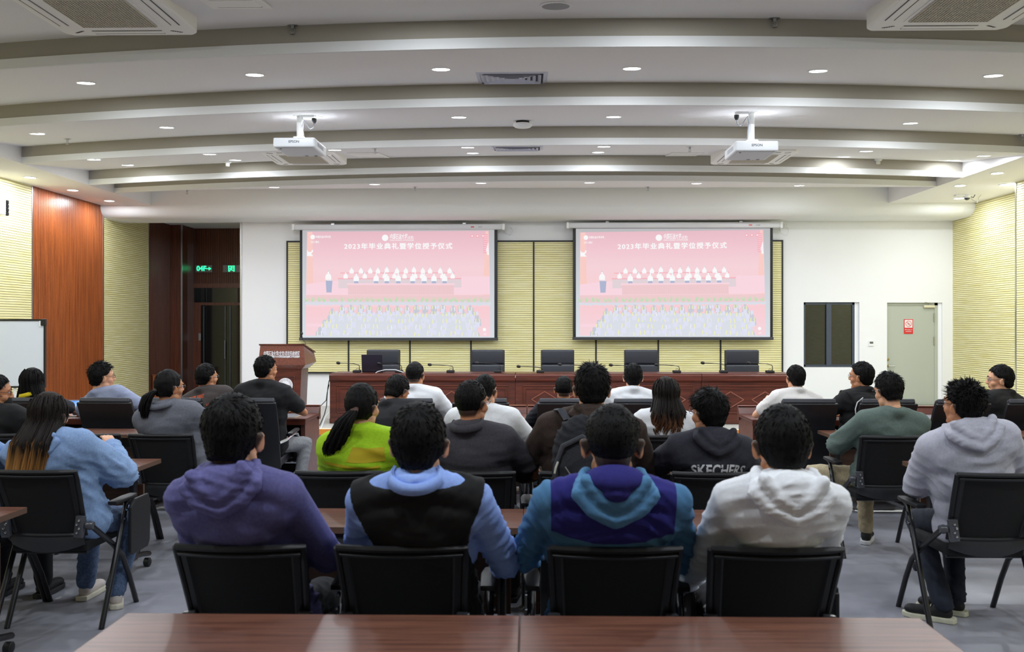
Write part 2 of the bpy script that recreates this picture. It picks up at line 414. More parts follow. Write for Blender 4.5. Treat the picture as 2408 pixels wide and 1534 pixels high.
# door on the right of the stage
M_DOOR = mat('sage grey door paint', (176, 180, 168), .5, bump=.02, nscale=30)
dl = MB(); xe = XatY(2208, YF)
dl.box(dx0 + .02, xe - .06, YF + .06, YF + .11, DZ + .03, dz1 - .05)
door = tag(dl.build('door_2', M_DOOR, bevel=.003), kind='structure')
MB().box(dx0, xe, YF + .05, YF + .13, dz1 - .05, dz1).build('door_frame', M_DOOR, door)
MB().box(xe - .06, xe, YF + .05, YF + .13, DZ, dz1).build('door_frame', M_DOOR, door)
MB().box(xe, dx1 + .01, YF + .04, YF + .14, DZ, dz1).build('reveal', M_WALL, door)
MB().box(dx0, dx1, YF + .0, YF + .14, DZ, DZ + .03).build('threshold', M_STEEL, door)
for z0, z1 in ((737, 757), (793, 812)):
    MB().box(xe - .075, xe - .055, YF + .04, YF + .06, ZatY(2200, z1, YF), ZatY(2200, z0, YF)).build('hinge', M_STEEL, door)
cz = ZatY(2186, 721, YF); cx = XatY(2188, YF)
cl = MB().box(cx - .11, cx + .09, YF + .01, YF + .06, cz - .022, cz + .022).build('door_closer', mat('closer', (214, 206, 176), .4), door, bevel=.005)
MB().tube([(cx, YF + .03, cz + .02), (cx, YF + .02, cz + .07), (cx - .1, YF + .0, cz + .075)], .01).build('closer_arm', M_STEEL, cl)
hz = ZatY(2095, 861, YF); hx = XatY(2090, YF)
M_BRASS = mat('aged brass', (170, 150, 100), .3, metal=.9)
h = MB().lathe([(.028, 0), (.028, .012), (.02, .016)], 16, (hx, YF + .06, hz), Matrix.Rotation(PI / 2, 3, 'X')).build('door_handle', M_BRASS, door, smooth=True)
MB().tube([(hx, YF + .05, hz), (hx, YF + .005, hz), (hx + .12, YF + .005, hz)], .01).build('lever', M_STEEL, h, smooth=True)
hz2 = ZatY(2095, 846, YF)
MB().lathe([(.028, 0), (.028, .012), (.012, .018)], 16, (hx, YF + .06, hz2), Matrix.Rotation(PI / 2, 3, 'X')).build('lock_cylinder', M_BRASS, door, smooth=True)
# notice on the door
M_RED = mat('sign red', (214, 40, 42), .45); M_SW = mat('sign white', (236, 232, 232), .5)
a, b, z0, z1 = XatY(2128.5, YF), XatY(2150, YF), ZatY(2140, 785.5, YF), ZatY(2140, 751, YF)
t = thing('door_notice', 'red and white no entry notice stuck on the grey door', 'sign', ((a + b) / 2, YF + .056, (z0 + z1) / 2))
w, h = b - a, z1 - z0
MB().box(-w / 2, w / 2, -.004, .002, -h / 2, h / 2).build('board', M_RED, t, bevel=.002)
MB().box(-w * .42, w * .42, -.006, -.004, -h * .08, h * .45).build('white_field', M_SW, t)
m = MB(); rr = w * .33; n = 28; zc = h * .185
for k in range(n):
    a0, a1 = 2 * PI * k / n, 2 * PI * (k + 1) / n
    m.quad((rr * math.cos(a0), -.0075, zc + rr * math.sin(a0)), (rr * math.cos(a1), -.0075, zc + rr * math.sin(a1)), (rr * .84 * math.cos(a1), -.0075, zc + rr * .84 * math.sin(a1)), (rr * .84 * math.cos(a0), -.0075, zc + rr * .84 * math.sin(a0)))
m.cbox((0, -.0075, zc), (rr * 1.75, .001, rr * .16), Matrix.Rotation(PI / 4, 3, 'Y'))
m.build('prohibition_ring', M_RED, t, fix=False)
MB().box(-w * .14, w * .14, -.0068, -.006, zc - h * .09, zc + h * .09).build('pictogram', mat('pictogram grey', (196, 196, 198), .5), t)
text('随手关闭防火门', .022, M_SW, 'lettering', t, (0, -.006, -h * .22), fitw=w * .8)
text('请勿随意进出', .022, M_SW, 'lettering', t, (0, -.006, -h * .34), fitw=w * .66)
# thermostat
a, b, z0, z1 = XatY(2042, YF), XatY(2054, YF), ZatY(2048, 814, YF), ZatY(2048, 802, YF)
t = thing('thermostat', 'small white thermostat with grey display between window and door', 'thermostat', ((a + b) / 2, YF, (z0 + z1) / 2))
MB().box(-.047, .047, -.02, 0, -.047, .047).build('housing', M_WPLAS, t, bevel=.004)
MB().box(-.03, .034, -.022, -.02, -.005, .034).build('display', mat('lcd', (96, 100, 92), .3), t)

# ------------------------------------------------------------------ downlights
def ceil_hit(px, py):
    z = ZH + .1; p = None
    lo, hi = P(px, py, Z=ZH).y, P(px, py, Z=ZH + .3).y
    best = None
    for i in range(200):
        Y = lo - .2 + (hi - lo + .4) * i / 199
        q = P(px, py, Y=Y); d = q.z - ceil_z(q.x, q.y)
        if best is None or abs(d) < best[0]: best = (abs(d), q)
    return best[1]
ROWS = [('third bay from the top edge', [(202, 194), (599, 175), (1037, 162), (1486, 160), (1924, 166), (2336, 177)]),
        ('fourth bay, with the projectors', [(88, 314), (392, 299), (735, 285), (1079, 275), (1443, 274), (1792, 276), (2141, 289)]),
        ('front line of the fifth bay', [(221, 375), (493, 362), (787, 352), (1100, 346), (1420, 344), (1745, 348), (2037, 355), (2313, 366)]),
        ('back line of the fifth bay', [(309, 389), (560, 377), (1113, 361), (1405, 359), (1968, 371), (2220, 380)]),
        ('bay above the stage', [(645, 440), (881, 433), (1131, 430), (1386, 429), (1638, 431), (1879, 436)]),
        ('left side bulkhead', [(70, 417), (171, 447), (257, 472)]),
        ('right side bulkhead', [(2345, 407), (2258, 436), (2255, 466), (2364, 434)])]
lamp_me = None
def downlight(loc, label, group, tilt, r=.078, power=1., lit=True):
    global lamp_me
    t = thing('downlight', label, 'ceiling light', loc, 0, group, rx=tilt)
    if lamp_me is None:
        a = MB().lathe([(r + .012, -.001), (r + .010, -.006), (r, -.007), (r, -.001)], 28).build('trim_ring', M_WPLAS, t, smooth=True)
        b = MB().lathe([(r, -.002), (r, -.004), (r * .9, -.0055)], 28).build('diffuser', M_GLOW, t)
        lamp_me = (a.data, b.data)
    else:
        for nme, d in zip(('trim_ring', 'diffuser'), lamp_me):
            o = bpy.data.objects.new(nme, d); col.objects.link(o); o.parent = t
    if lit:
        ld = bpy.data.lights.new('downlight_beam', 'AREA'); ld.shape = 'DISK'; ld.size = 2 * r; ld.energy = LIGHT_W * power; ld.color = LIGHT_COL
        ld.spread = PI
        lo = bpy.data.objects.new('lamp', ld); col.objects.link(lo); lo.parent = t; lo.location = (0, 0, -.012)
    return t
order = ['leftmost', 'second from the left', 'third from the left', 'fourth from the left', 'fifth from the left', 'sixth from the left', 'seventh from the left', 'rightmost']
for rn, (rl, pts) in enumerate(ROWS):
    for i, (px, py) in enumerate(pts):
        q = ceil_hit(px, py)
        w = order[i] if i < len(pts) - 1 else 'rightmost'
        if rn == 5: w = ['nearest the camera', 'middle one, above the orange wood', 'farthest, beside the curved soffit'][i]
        if rn == 6: w = ['nearest the camera', 'second, beside the ceiling tray edge', 'beside the security camera', 'close against the yellow wall'][i]
        tilt = math.atan(RISE / 1.85) if rn < 4 else (math.atan(.1) if rn == 4 else 0)
        if rn in (2, 3): tilt = math.atan(RISE / 1.85)
        if rn == 3: q.y -= .27 if px > 1900 else .12
        if rn == 1 and i in (2, 5): q.x, q.y = (-2.285 if i == 2 else 2.33), 9.43
        downlight((q.x, q.y, ceil_z(q.x, q.y) - .001), 'round downlight, %s, %s' % (rl, w), 'downlights in the ' + rl, tilt, power=(.45 if px > 1900 else .6) if rn == 3 else (1.35 if rn == 5 else (1.7 if rn == 1 and i in (2, 5) else 1.0)))
# the rest of the room's lamps, over and behind the camera
for Y in (5.95, 2.3, -1.2):
    for i, x in enumerate((-4.9, -2.6, -.79, .98, 2.8, 5.0)):
        yy = Y + sag(x) if Y < 5 else (6.16 if abs(x) < 2 else 5.3)
        downlight((x, yy, ceil_z(x, yy) - .001), 'round downlight over the %s, %s' % ({5.95: 'second row of tables', 2.3: 'nearest table', -1.2: 'rear of the hall'}[Y], order[i] if i < 5 else 'rightmost'), 'downlights over the rear seats', math.atan(RISE / 1.85), power=.85 if Y > 5 else 1.35)
for Y in (2., 6., 9.4):
    for x in (-7.2, 6.8): downlight((x, Y, ZH - .001), 'round downlight over the %s side aisle, %s' % ('left' if x < 0 else 'right', {2.: 'beside the nearest table', 6.: 'beside the third row', 9.4: 'beside the dark desks'}[Y]), 'downlights over the side aisles', 0, power=1.1)
# ------------------------------------------------------------------ ceiling equipment
M_ACW = mat('air conditioner plastic', (244, 242, 238), .5)
M_ACD = mat('air conditioner dark', (58, 52, 44), .8)
M_GRL = mat('grille bars', (196, 188, 172), .6)
def cassette(loc, label, w=1.0):
    """square four way cassette, underside at z=0 local, body rises into the sloping ceiling"""
    t = thing('air_conditioner', label, 'air conditioner', loc, group='ceiling air conditioners')
    h = w / 2
    m = MB(); r = .05
    pl = [(-h + r, -h), (h - r, -h), (h, -h + r), (h, h - r), (h - r, h), (-h + r, h), (-h, h - r), (-h, -h + r)]
    m.prism(pl, 0.0, .26); m.build('body', M_ACW, t, bevel=.02, seg=2)
    g = w * .27
    MB().box(-g - .03, g + .03, -g - .03, g + .03, -.006, 0).build('grille_frame', M_ACW, t, bevel=.003)
    gp = MB().box(-g, g, -g, g, -.0075, -.006).build('grille', M_ACD, t)
    b = MB(); n = 26
    for i in range(n + 1):
        x = -g + 2 * g * i / n
        b.box(x - .004, x + .004, -g, g, -.014, -.0076)
    for i in range(n + 1):
        y = -g + 2 * g * i / n
        b.box(-g, g, y - .004, y + .004, -.013, -.0077)
    b = b.build('grille_bars', M_GRL, gp); b['kind'] = 'stuff'
    for k in range(4):
        o = MB().box(-.26 * w, .26 * w, .385 * w, .435 * w, -.004, .002).build('louvre', M_ACW, t, bevel=.002)
        MB().box(-.262 * w, .262 * w, .437 * w, .442 * w, -.0035, .002).build('slot', M_BLACK, o)
        MB().box(-.262 * w, .262 * w, .375 * w, .378 * w, -.003, .002).build('slot', M_ACD, o)
        o.rotation_euler = (0, 0, k * PI / 2)
    v = MB()
    for sx in (-1, 1):
        for sy in (-1, 1):
            for q in range(5):
                pts = [((.33 + .014 * q) * w * sx + .03 * math.cos(a) * sx * .2, (.40) * w * sy * 1. + (q - 2) * .008 * sy, -.001) for a in (0, 1)]
                v.box(min(pts[0][0], pts[0][0]) - .012, pts[0][0] + .012, pts[0][1] - .0015, pts[0][1] + .0015, -.003, .001)
    v.build('corner_vents', M_ACD, t)
    MB().box(-.03, .03, -g - .055, -g - .047, -.003, 0).build('badge', M_ACD, t)
    return t
for fx0, fx1, py, lab in ((160, 471, 84.7, 'large white ceiling air conditioner at the top left, above the rear seats'),
                          (2032, 2357, 73.5, 'large white ceiling air conditioner at the top right, above the rear seats'),
                          (654, 818, 389, 'white ceiling air conditioner behind the left projector'),
                          (1669, 1832, 388, 'white ceiling air conditioner behind the right projector')):
    z = ZH + (.045 if py < 200 else .03)
    a, b = P(fx0, py, Z=z), P(fx1, py, Z=z)
    w = min(1.06, b.x - a.x)
    cassette(((a.x + b.x) / 2, (a.y + b.y) / 2 - w / 2, z), lab, w)
# projectors
M_PRJ = mat('projector white', (222, 224, 228), .4)
def projector(px0, px1, pyt, pyb, label, flip=1):
    Yf = 9.05
    a, b = P(px0, pyb, Y=Yf), P(px1, pyt, Y=Yf)
    w = b.x - a.x; h = b.z - a.z; cx = (a.x + b.x) / 2; dp = .52
    cz_ = ceil_z(cx, Yf + .25)
    t = thing('projector', label, 'projector', (cx, Yf, a.z), group='ceiling projectors')
    MB().box(-w / 2, w / 2, 0, dp, 0, h).build('casing', M_PRJ, t, bevel=.018, seg=3, smooth=True)
    MB().box(-w / 2 + .03, w / 2 - .03, .03, dp - .03, -.004, .001).build('base_plate', mat('projector base', (206, 208, 212), .5), t, bevel=.002)
    MB().lathe([(.013, -.006), (.013, .004)], 12, (-w * .36, .07, 0)).build('foot', M_BLACK, t)
    for x in (0.02, .12): MB().lathe([(.02, -.007), (.02, .0)], 12, (x, dp - .07, 0)).build('foot', mat('projector foot', (130, 130, 134), .5), t)
    v = MB()
    for q in range(9): v.box(flip * w / 2 - .001, flip * w / 2 + .002, .12 + q * .03, .132 + q * .03, .03, h - .03)
    v.build('side_vents', M_GREYM, t)
    text('EPSON', .036, mat('print grey', (70, 74, 84), .5), 'lettering', t, (0, -.001, h * .56), bold=.0006)
    MB().lathe([(.045, dp), (.045, dp + .03), (.03, dp + .035)], 20, (w * .22, 0, h * .5), Matrix.Rotation(-PI / 2, 3, 'X')).build('lens', M_BLACK, t)
    mt = MB()
    mt.box(-.11, .11, .14, .34, h, h + .012); mt.box(-.055, .055, .18, .30, h + .012, h + .05)
    for sx in (-1, 1): mt.cbox((sx * .1, .24, h + .012), (.12, .03, .012), Matrix.Rotation(sx * .5, 3, 'Z'))
    mt.build('mount_plate', M_WPLAS, t, bevel=.003)
    MB().lathe([(.033, h + .05), (.033, cz_ - a.z)], 20, (0, .24, 0)).build('mount_pole', M_WPLAS, t, smooth=True)
    MB().lathe([(.07, cz_ - a.z - .012), (.07, cz_ - a.z + .01)], 20, (0, .24, 0)).build('ceiling_flange', M_WPLAS, t)
    zc = cz_ - a.z
    o = MB().box(-flip * -.05 if 0 else flip * .10 - .06, flip * .10 + .06, .19, .29, zc - .035, zc + .01).build('socket_box', M_WPLAS, t, bevel=.004)
    MB().lathe([(.014, zc - .085), (.026, zc - .06), (.026, zc - .035)], 12, (flip * .15, .24, 0)).build('plug', M_BLACK, o)
    MB().tube([(flip * .15, .24, zc - .08), (flip * .14, .24, zc - .13), (flip * .11, .24, zc - .145), (flip * .08, .235, zc - .11), (flip * .04, .23, zc - .05), (flip * .035, .2, zc - .12), (flip * .05, .2, h + .04), (flip * .07, .2, h)], .006, 6).build('power_cable', M_GREYM, t, smooth=True)
projector(642, 740, 323, 346, 'white ceiling projector on the left, hanging before the left screen', 1)
projector(1730, 1831, 331, 355, 'white ceiling projector on the right, hanging before the right screen', -1)

# square air diffusers
def diffuser(px0, px1, pyn, pyf, label):
    q0 = ceil_hit((px0 + px1) / 2, pyn); q1 = ceil_hit((px0 + px1) / 2, pyf)
    Ym = (q0.y + q1.y) / 2; w = XatY(px1, q0.y) - XatY(px0, q0.y); x = XatY((px0 + px1) / 2, q0.y)
    t = thing('air_diffuser', label, 'air vent', (x, Ym, ceil_z(x, Ym) - .002), rx=math.atan(RISE / 1.85), group='square ceiling diffusers')
    M_D = mat('diffuser grey', (196, 198, 212), .45, metal=.2)
    h = w / 2; m = MB()
    for a, b in ((1, .88),):
        for k in range(4):
            R = Matrix.Rotation(k * PI / 2, 3, 'Z')
            m.add([R @ Vector(v) for v in ((-h * a, -h * a, 0), (h * a, -h * a, 0), (h * b, -h * b, -.012), (-h * b, -h * b, -.012))], [(0, 1, 2, 3)])
    m.build('frame', M_D, t, fix=False)
    MB().box(-h * .88, h * .88, -h * .88, h * .88, .0, .004).build('backing', mat('vent backing', (70, 72, 80), .8), t)
    for q in range(5):
        a, b = .82 - q * .15, .73 - q * .15; m = MB()
        for k in range(4):
            R = Matrix.Rotation(k * PI / 2, 3, 'Z')
            m.add([R @ Vector(v) for v in ((-h * a, -h * a, -.022), (h * a, -h * a, -.022), (h * b, -h * b, -.001), (-h * b, -h * b, -.001))], [(0, 1, 2, 3)])
        m.build('vane', M_D, t, fix=False)
    MB().box(-h * .1, h * .1, -h * .1, h * .1, -.02, -.016).build('centre_plate', M_D, t)
diffuser(1115, 1289, 168, 197, 'square grey ceiling diffuser in the middle of the near bay')
diffuser(1151, 1278, 342, 353, 'smaller looking square ceiling diffuser above the gap between the screens')
# access hatches
def hatch(pts, label):
    q = [ceil_hit(*p) for p in pts]; x0, x1 = q[0].x, q[1].x; y0, y1 = q[0].y, q[2].y
    if y1 - y0 < .2: y1 = y0 + .3
    xm_, ym = (x0 + x1) / 2, (y0 + y1) / 2
    t = thing('access_hatch', label, 'access panel', (xm_, ym, ceil_z(xm_, ym) - .002), rx=math.atan(RISE / 1.85), group='white ceiling access panels')
    w, d = (x1 - x0) / 2, (y1 - y0) / 2
    MB().box(-w, w, -d, d, -.012, .0).build('frame', M_ACW, t, bevel=.003)
    o = MB().box(-w * .72, w * .72, -d * .6, d * .6, -.015, -.012).build('panel', M_ACW, t)
    MB().box(-w * .74, w * .74, d * .6, d * .68, -.0135, -.011).build('slot', M_ACD, o)
hatch([(815, 359), (893, 359), (893, 369)], 'white access hatch in the ceiling right of the left projector')
hatch([(1580, 358), (1657, 358), (1657, 368)], 'white access hatch in the ceiling left of the right projector')
hatch([(462, -8), (612, -8), (600, 16)], 'white access hatch at the top edge beside the left air conditioner')
# ceiling speaker, detectors, sprinklers
q = ceil_hit(1307, 11)
t = thing('ceiling_speaker', 'round grey ceiling speaker at the top edge of the picture', 'speaker', (q.x, q.y, ceil_z(q.x, q.y)), rx=math.atan(RISE / 1.85))
MB().lathe([(.118, -.0), (.118, -.01), (.10, -.014)], 32).build('rim', M_WPLAS, t, smooth=True)
MB().lathe([(.1, -.012), (.1, -.016), (.05, -.019)], 32).build('grille', mat('speaker cloth', (170, 168, 170), .8, bump=.4, nscale=500), t, smooth=True)
q = ceil_hit(1229, 284)
t = thing('smoke_detector', 'white domed smoke detector between two downlights, black gap above it', 'smoke detector', (q.x, q.y, ceil_z(q.x, q.y)))
MB().lathe([(.075, .01), (.075, -.035)], 24).build('neck', M_BLACK, t)
MB().lathe([(.06, -.03), (.105, -.038), (.11, -.055), (.09, -.072), (.03, -.08)], 32).build('dome', M_WPLAS, t, smooth=True)
for px, py, lab in ((535, 379, 'small white detector beside a downlight, left of the left projector'), (2065, 376, 'small white detector right of the right projector')):
    q = ceil_hit(px, py)
    t = thing('smoke_detector', lab, 'smoke detector', (q.x, q.y, ceil_z(q.x, q.y)))
    MB().lathe([(.05, .01), (.055, -.02), (.04, -.03)], 20).build('base', M_WPLAS, t, smooth=True)
    MB().lathe([(.025, -.03), (.032, -.035), (.028, -.075), (.01, -.08)], 16).build('sensor', mat('sensor ivory', (214, 210, 196), .5), t, smooth=True)
SPR = None
for px, py, lab in ((688, 71, 'left of the middle, near top edge'), (1822, 61, 'right of the middle, near top edge'), (158, 326, 'at the far left, under the near bays'), (882, 349, 'beside the hatch right of the left projector'),
                    (1622, 345, 'beside the hatch left of the right projector'), (976, 439, 'above the left screen'), (1524, 439, 'above the right screen'), (440, 450, 'beside the left tray corner'), (2404, 316, 'at the far right edge')):
    q = ceil_hit(px, py)
    t = thing('sprinkler', 'steel ceiling sprinkler head ' + lab, 'sprinkler', (q.x, q.y, ceil_z(q.x, q.y)), group='ceiling sprinklers')
    if SPR is None:
        a = MB().lathe([(.042, .005), (.042, -.004), (.03, -.008)], 20).build('escutcheon', M_STEEL, t, smooth=True)
        m = MB(); m.lathe([(.014, 0), (.014, -.03), (.008, -.034)], 12); m.tube([(.012, 0, -.03), (.016, 0, -.05), (.003, 0, -.068)], .003, 6); m.tube([(-.012, 0, -.03), (-.016, 0, -.05), (-.003, 0, -.068)], .003, 6)
        m.lathe([(.003, -.034), (.003, -.07)], 8); m.lathe([(.02, -.07), (.02, -.073)], 16)
        b = m.build('nozzle', M_STEEL, t); SPR = (a.data, b.data)
    else:
        for nme, d in zip(('escutcheon', 'nozzle'), SPR):
            o = bpy.data.objects.new(nme, d); col.objects.link(o); o.parent = t
# security camera by the right wall
q = P(2264, 458, Z=ZH)
t = thing('security_camera', 'white security camera with dark dome and loose cable, right bulkhead', 'camera', (q.x, q.y, ZH))
MB().box(-.13, .02, -.04, .04, -.03, .0).build('base', M_WPLAS, t, bevel=.006)
MB().lathe([(.055, 0), (.055, -.05), (.05, -.055)], 20, (.07, 0, 0)).build('housing', M_WPLAS, t, smooth=True)
MB().lathe([(.048, -.05), (.04, -.075), (.02, -.09), (.003, -.093)], 20, (.07, 0, 0)).build('dome', M_PANE, t, smooth=True)
MB().tube([(.12, 0, -.03), (.17, 0, -.05), (.19, 0, -.02), (.2, 0, 0)], .006, 6).build('cable', M_DKPL, t, smooth=True)
MB().tube([(.12, 0, -.05), (.18, 0, -.10), (.24, 0, -.13), (.26, 0, -.05), (.3, 0, -.0)], .003, 6).build('cable', M_GREYM, t, smooth=True)
# wall speaker at the left edge
q = P(2, 486, X=XL + .2)
t = thing('wall_speaker', 'white wall speaker with black scalloped edge at the left picture edge', 'speaker', tuple(q))
MB().box(-.12, .0, -.16, .16, -.11, .11).build('cabinet', M_WPLAS, t, bevel=.02)
m = MB()
for k in range(4): m.lathe([(.012, -.03), (.026, -.02), (.026, .02), (.012, .03)], 12, (.0, .15, -.083 + .055 * k))
m.build('foam_edge', M_BLACK, t, smooth=True)
MB().box(-.22, -.1, -.03, .03, -.03, .03).build('bracket', M_WPLAS, t)

# ------------------------------------------------------------------ projection screens
def emis(name, rgb, k=1.):
    m = bpy.data.materials.get(name)
    if m: return m
    m = bpy.data.materials.new(name); m.use_nodes = True; nt = m.node_tree; b = nt.nodes['Principled BSDF']
    c = lin(rgb) + (1,); b.inputs['Base Color'].default_value = (0.03, .03, .03, 1); b.inputs['Roughness'].default_value = .9
    b.inputs['Specular IOR Level'].default_value = 0
    b.inputs['Emission Color'].default_value = c; b.inputs['Emission Strength'].default_value = .93 * k
    return m
def emis_grad(name, stops, zlo, zhi):
    m = emis(name, (255, 255, 255)); nt = m.node_tree; b = nt.nodes['Principled BSDF']
    tc = nt.nodes.new('ShaderNodeTexCoord'); sp = nt.nodes.new('ShaderNodeSeparateXYZ'); mr = nt.nodes.new('ShaderNodeMapRange'); cr = nt.nodes.new('ShaderNodeValToRGB')
    mr.inputs['From Min'].default_value = zhi; mr.inputs['From Max'].default_value = zlo
    nt.links.new(tc.outputs['Object'], sp.inputs[0]); nt.links.new(sp.outputs['Z'], mr.inputs['Value']); nt.links.new(mr.outputs[0], cr.inputs[0])
    els = cr.color_ramp.elements
    while len(els) < len(stops): els.new(.5)
    for e_, (p_, c_) in zip(els, stops): e_.position = p_; e_.color = lin(c_) + (1,)
    nt.links.new(cr.outputs[0], b.inputs['Emission Color']); return m
YS = 16.42
def screen(hx, hy, outer, inner, pic, label):
    """pixel boxes measured on the photograph: housing x/y, black border, white cloth, picture corners TL TR BR BL"""
    hx0, hx1 = XatY(hx[0], YS), XatY(hx[1], YS); hz1, hz0 = ZatY(1250, hy[0], YS), ZatY(1250, hy[1], YS)
    cx_ = (hx0 + hx1) / 2
    t = thing('projection_screen', label, 'projection screen', (cx_, YS, hz1), group='projection screens on the front wall')
    L = lambda px, py: (XatY(px, YS) - cx_, P(px, py, Y=YS).z - hz1)
    hw = (hx1 - hx0) / 2; hh = hz1 - hz0
    cs = MB().box(-hw + .04, hw - .04, -.06, .05, -hh, 0).build('housing', mat('screen housing', (214, 214, 218), .35), t, bevel=.02, seg=3, smooth=True)
    for sx in (-1, 1): MB().box(sx * hw - .045 * (sx > 0), sx * hw + .045 * (sx < 0), -.065, .055, -hh - .005, .005).build('end_cap', M_WPLAS, cs, bevel=.006)
    MB().box(hw - .62, hw - .56, -.063, -.06, -hh * .62, -hh * .45).build('red_badge', M_RED, cs)
    text('screen', .03, mat('badge grey', (90, 92, 100), .5), 'lettering', cs, (hw - .45, -.062, -hh * .53))
    for sx in (-.62, .62):
        MB().box(sx * hw - .03, sx * hw + .03, .0, .10, -.02, .03).build('bracket', M_STEEL, t)
    o0, o1 = L(outer[0], outer[1]), L(outer[2], outer[3]); i0, i1 = L(inner[0], inner[1]), L(inner[2], inner[3])
    MB().box(o0[0], o1[0], .004, .007, o1[1], -hh + .02).build('black_border', M_BLACK, t)
    MB().box(o0[0] - .01, o1[0] + .01, -.015, .02, o1[1], o1[1] + .055).build('bottom_bar', mat('bar grey', (58, 58, 62), .6), t, bevel=.008)
    gm = emis_grad('screen cloth glow', [(0, (188, 188, 190)), (.25, (200, 203, 208)), (.6, (212, 218, 224)), (1, (222, 228, 236))], -2.2, -.1)
    MB().box(i0[0], i1[0], .001, .004, i1[1], min(i0[1], -hh)).build('cloth', gm, t)
    C4 = [L(*p) for p in pic]   # TL TR BR BL
    def U(u, v, e=0.):
        a = [C4[0][k] * (1 - u) + C4[1][k] * u for k in (0, 1)]; b = [C4[3][k] * (1 - u) + C4[2][k] * u for k in (0, 1)]
        return (a[0] * (1 - v) + b[0] * v, -.0005 - e, a[1] * (1 - v) + b[1] * v)
    pm = emis_grad('projected pink', [(0, (236, 190, 202)), (.18, (246, 203, 213)), (.34, (250, 214, 221)), (.52, (252, 212, 216)), (.66, (252, 220, 230)), (.7, (252, 208, 214)), (1, (250, 218, 226))], -2.15, -.1)
    m = MB(); m.quad(U(0, 1), U(1, 1), U(1, 0), U(0, 0)); pct = m.build('projected_picture', pm, t, fix=False)
    lay = {}
    def sh(name, poly, e=.0005):
        lay.setdefault(name, (MB(), e)); mb = lay[name][0]; vs = [U(u, v, lay[name][1]) for u, v in poly]
        mb.add(vs, [tuple(range(len(vs)))])
    # pixel to uv of the left screen
    def q(px, py): return ((px - 720) / 432., min((py - 544) / 246., 1.))
    def Q(name, pts, e=.0005): sh(name, [q(*p) for p in pts], e)
    def rect(name, x0, y0, x1, y1, e=.0005): Q(name, [(x0, y1), (x1, y1), (x1, y0), (x0, y0)], e)
    def disc(name, x, y, rx, ry, e=.0005, n=14): Q(name, [(x + rx * math.cos(2 * PI * k / n), y - ry * math.sin(2 * PI * k / n)) for k in range(n)], e)
    E = {'pale grey': ((222, 226, 236)), 'dark grey': (204, 208, 220), 'navy': (176, 184, 212), 'white': (254, 254, 255), 'rose': (250, 178, 188), 'deep rose': (244, 206, 210), 'plum': (230, 214, 220), 'pink floor': (254, 218, 229), 'orange': (254, 208, 200), 'yellow': (250, 250, 170), 'green': (192, 228, 186), 'chair': (228, 230, 248), 'shade': (238, 200, 206)}
    # drapes at both sides
    Q('orange', [(720, 700), (737, 700), (733, 545), (722, 545)]); Q('orange', [(1135, 700), (1152, 700), (1150, 545), (1144, 545)])
    Q('white', [(721, 587), (724, 592), (731, 592), (733, 586), (736, 590), (731, 597), (736, 602), (721, 602)], .001)
    Q('white', [(1150, 570), (1144, 588), (1147, 600), (1151, 600)], .001); rect('rose', 1138, 552, 1149, 596, .0008)
    for k in range(9): rect('pink floor', 1139, 555 + k * 4.6, 1149, 556.6 + k * 4.6, .0011)
    # floor, tables
    Q('pink floor', [(720, 694), (819, 694), (819, 678), (796, 678), (796, 660), (720, 668)], .0006); Q('pink floor', [(1068, 692), (1152, 692), (1152, 650), (1086, 650), (1086, 676), (1068, 676)], .0006)
    rect('plum', 795, 656, 1085, 678, .0008); rect('rose', 800, 641, 1070, 643, .0009); rect('rose', 795, 654, 1085, 656.5, .0009)
    rect('deep rose', 817, 669, 1068, 693, .001)
    for k in range(58): rect('shade', 819 + k * 4.3, 672, 820.3 + k * 4.3, 692, .0012)
    rect('pink floor', 816, 666.5, 1070, 670, .0013)
    # speakers at the tables
    def man(x, y, s, e, st=False):
        disc('dark grey', x, y - 8.5 * s, 1.9 * s, 2.4 * s, e, 10); disc('white', x, y - 7.6 * s, 1.5 * s, 1.9 * s, e + .0002, 10)
        Q('white', [(x - 5 * s, y + 5 * s), (x + 5 * s, y + 5 * s), (x + 5.2 * s, y - 1 * s), (x + 3 * s, y - 5 * s), (x, y - 6 * s), (x - 3 * s, y - 5 * s), (x - 5.2 * s, y - 1 * s)], e + .0003)
        Q('dark grey', [(x - .4 * s, y + 1.5 * s), (x + .5 * s, y + 1.5 * s), (x + .4 * s, y - 4.8 * s), (x - .4 * s, y - 4.8 * s)], e + .0005)
        if st: rect('navy', x - 4 * s, y + 5 * s, x + 4 * s, y + 9 * s, e)
    for k, x in enumerate((827, 849, 871, 889, 910, 934, 955, 974, 995, 1012, 1036, 1058)): man(x, 638 - (2 if k in (4, 7) else 0), 1.0, .0007)
    for x in (813, 858, 905, 928, 952, 977, 993, 1041, 1065): man(x, 650, 1.0, .0010)
    for x in (838, 885, 910, 937, 971, 998, 1021, 1046): man(x, 655, 1.25, .0014, True)
    for x in (838, 861, 886, 911, 938, 974, 1000, 1022, 1046): rect('white', x - 7, 667, x + 5, 670, .0024)
    man(772, 651, 1.35, .0012); Q('navy', [(768, 688), (780, 688), (782, 660), (766, 660)], .0018); rect('white', 768, 659, 781, 661, .002); disc('white', 774.5, 671, 3.2, 3.2, .0021)
    # row of plants
    rr = random.Random(4)
    rect('deep rose', 720, 694, 1152, 712, .0008); [disc('pale grey', 724 + 10.6 * k_, 713, 6.5, 4.2 + (k_ % 3), .001) for k_ in range(41)]
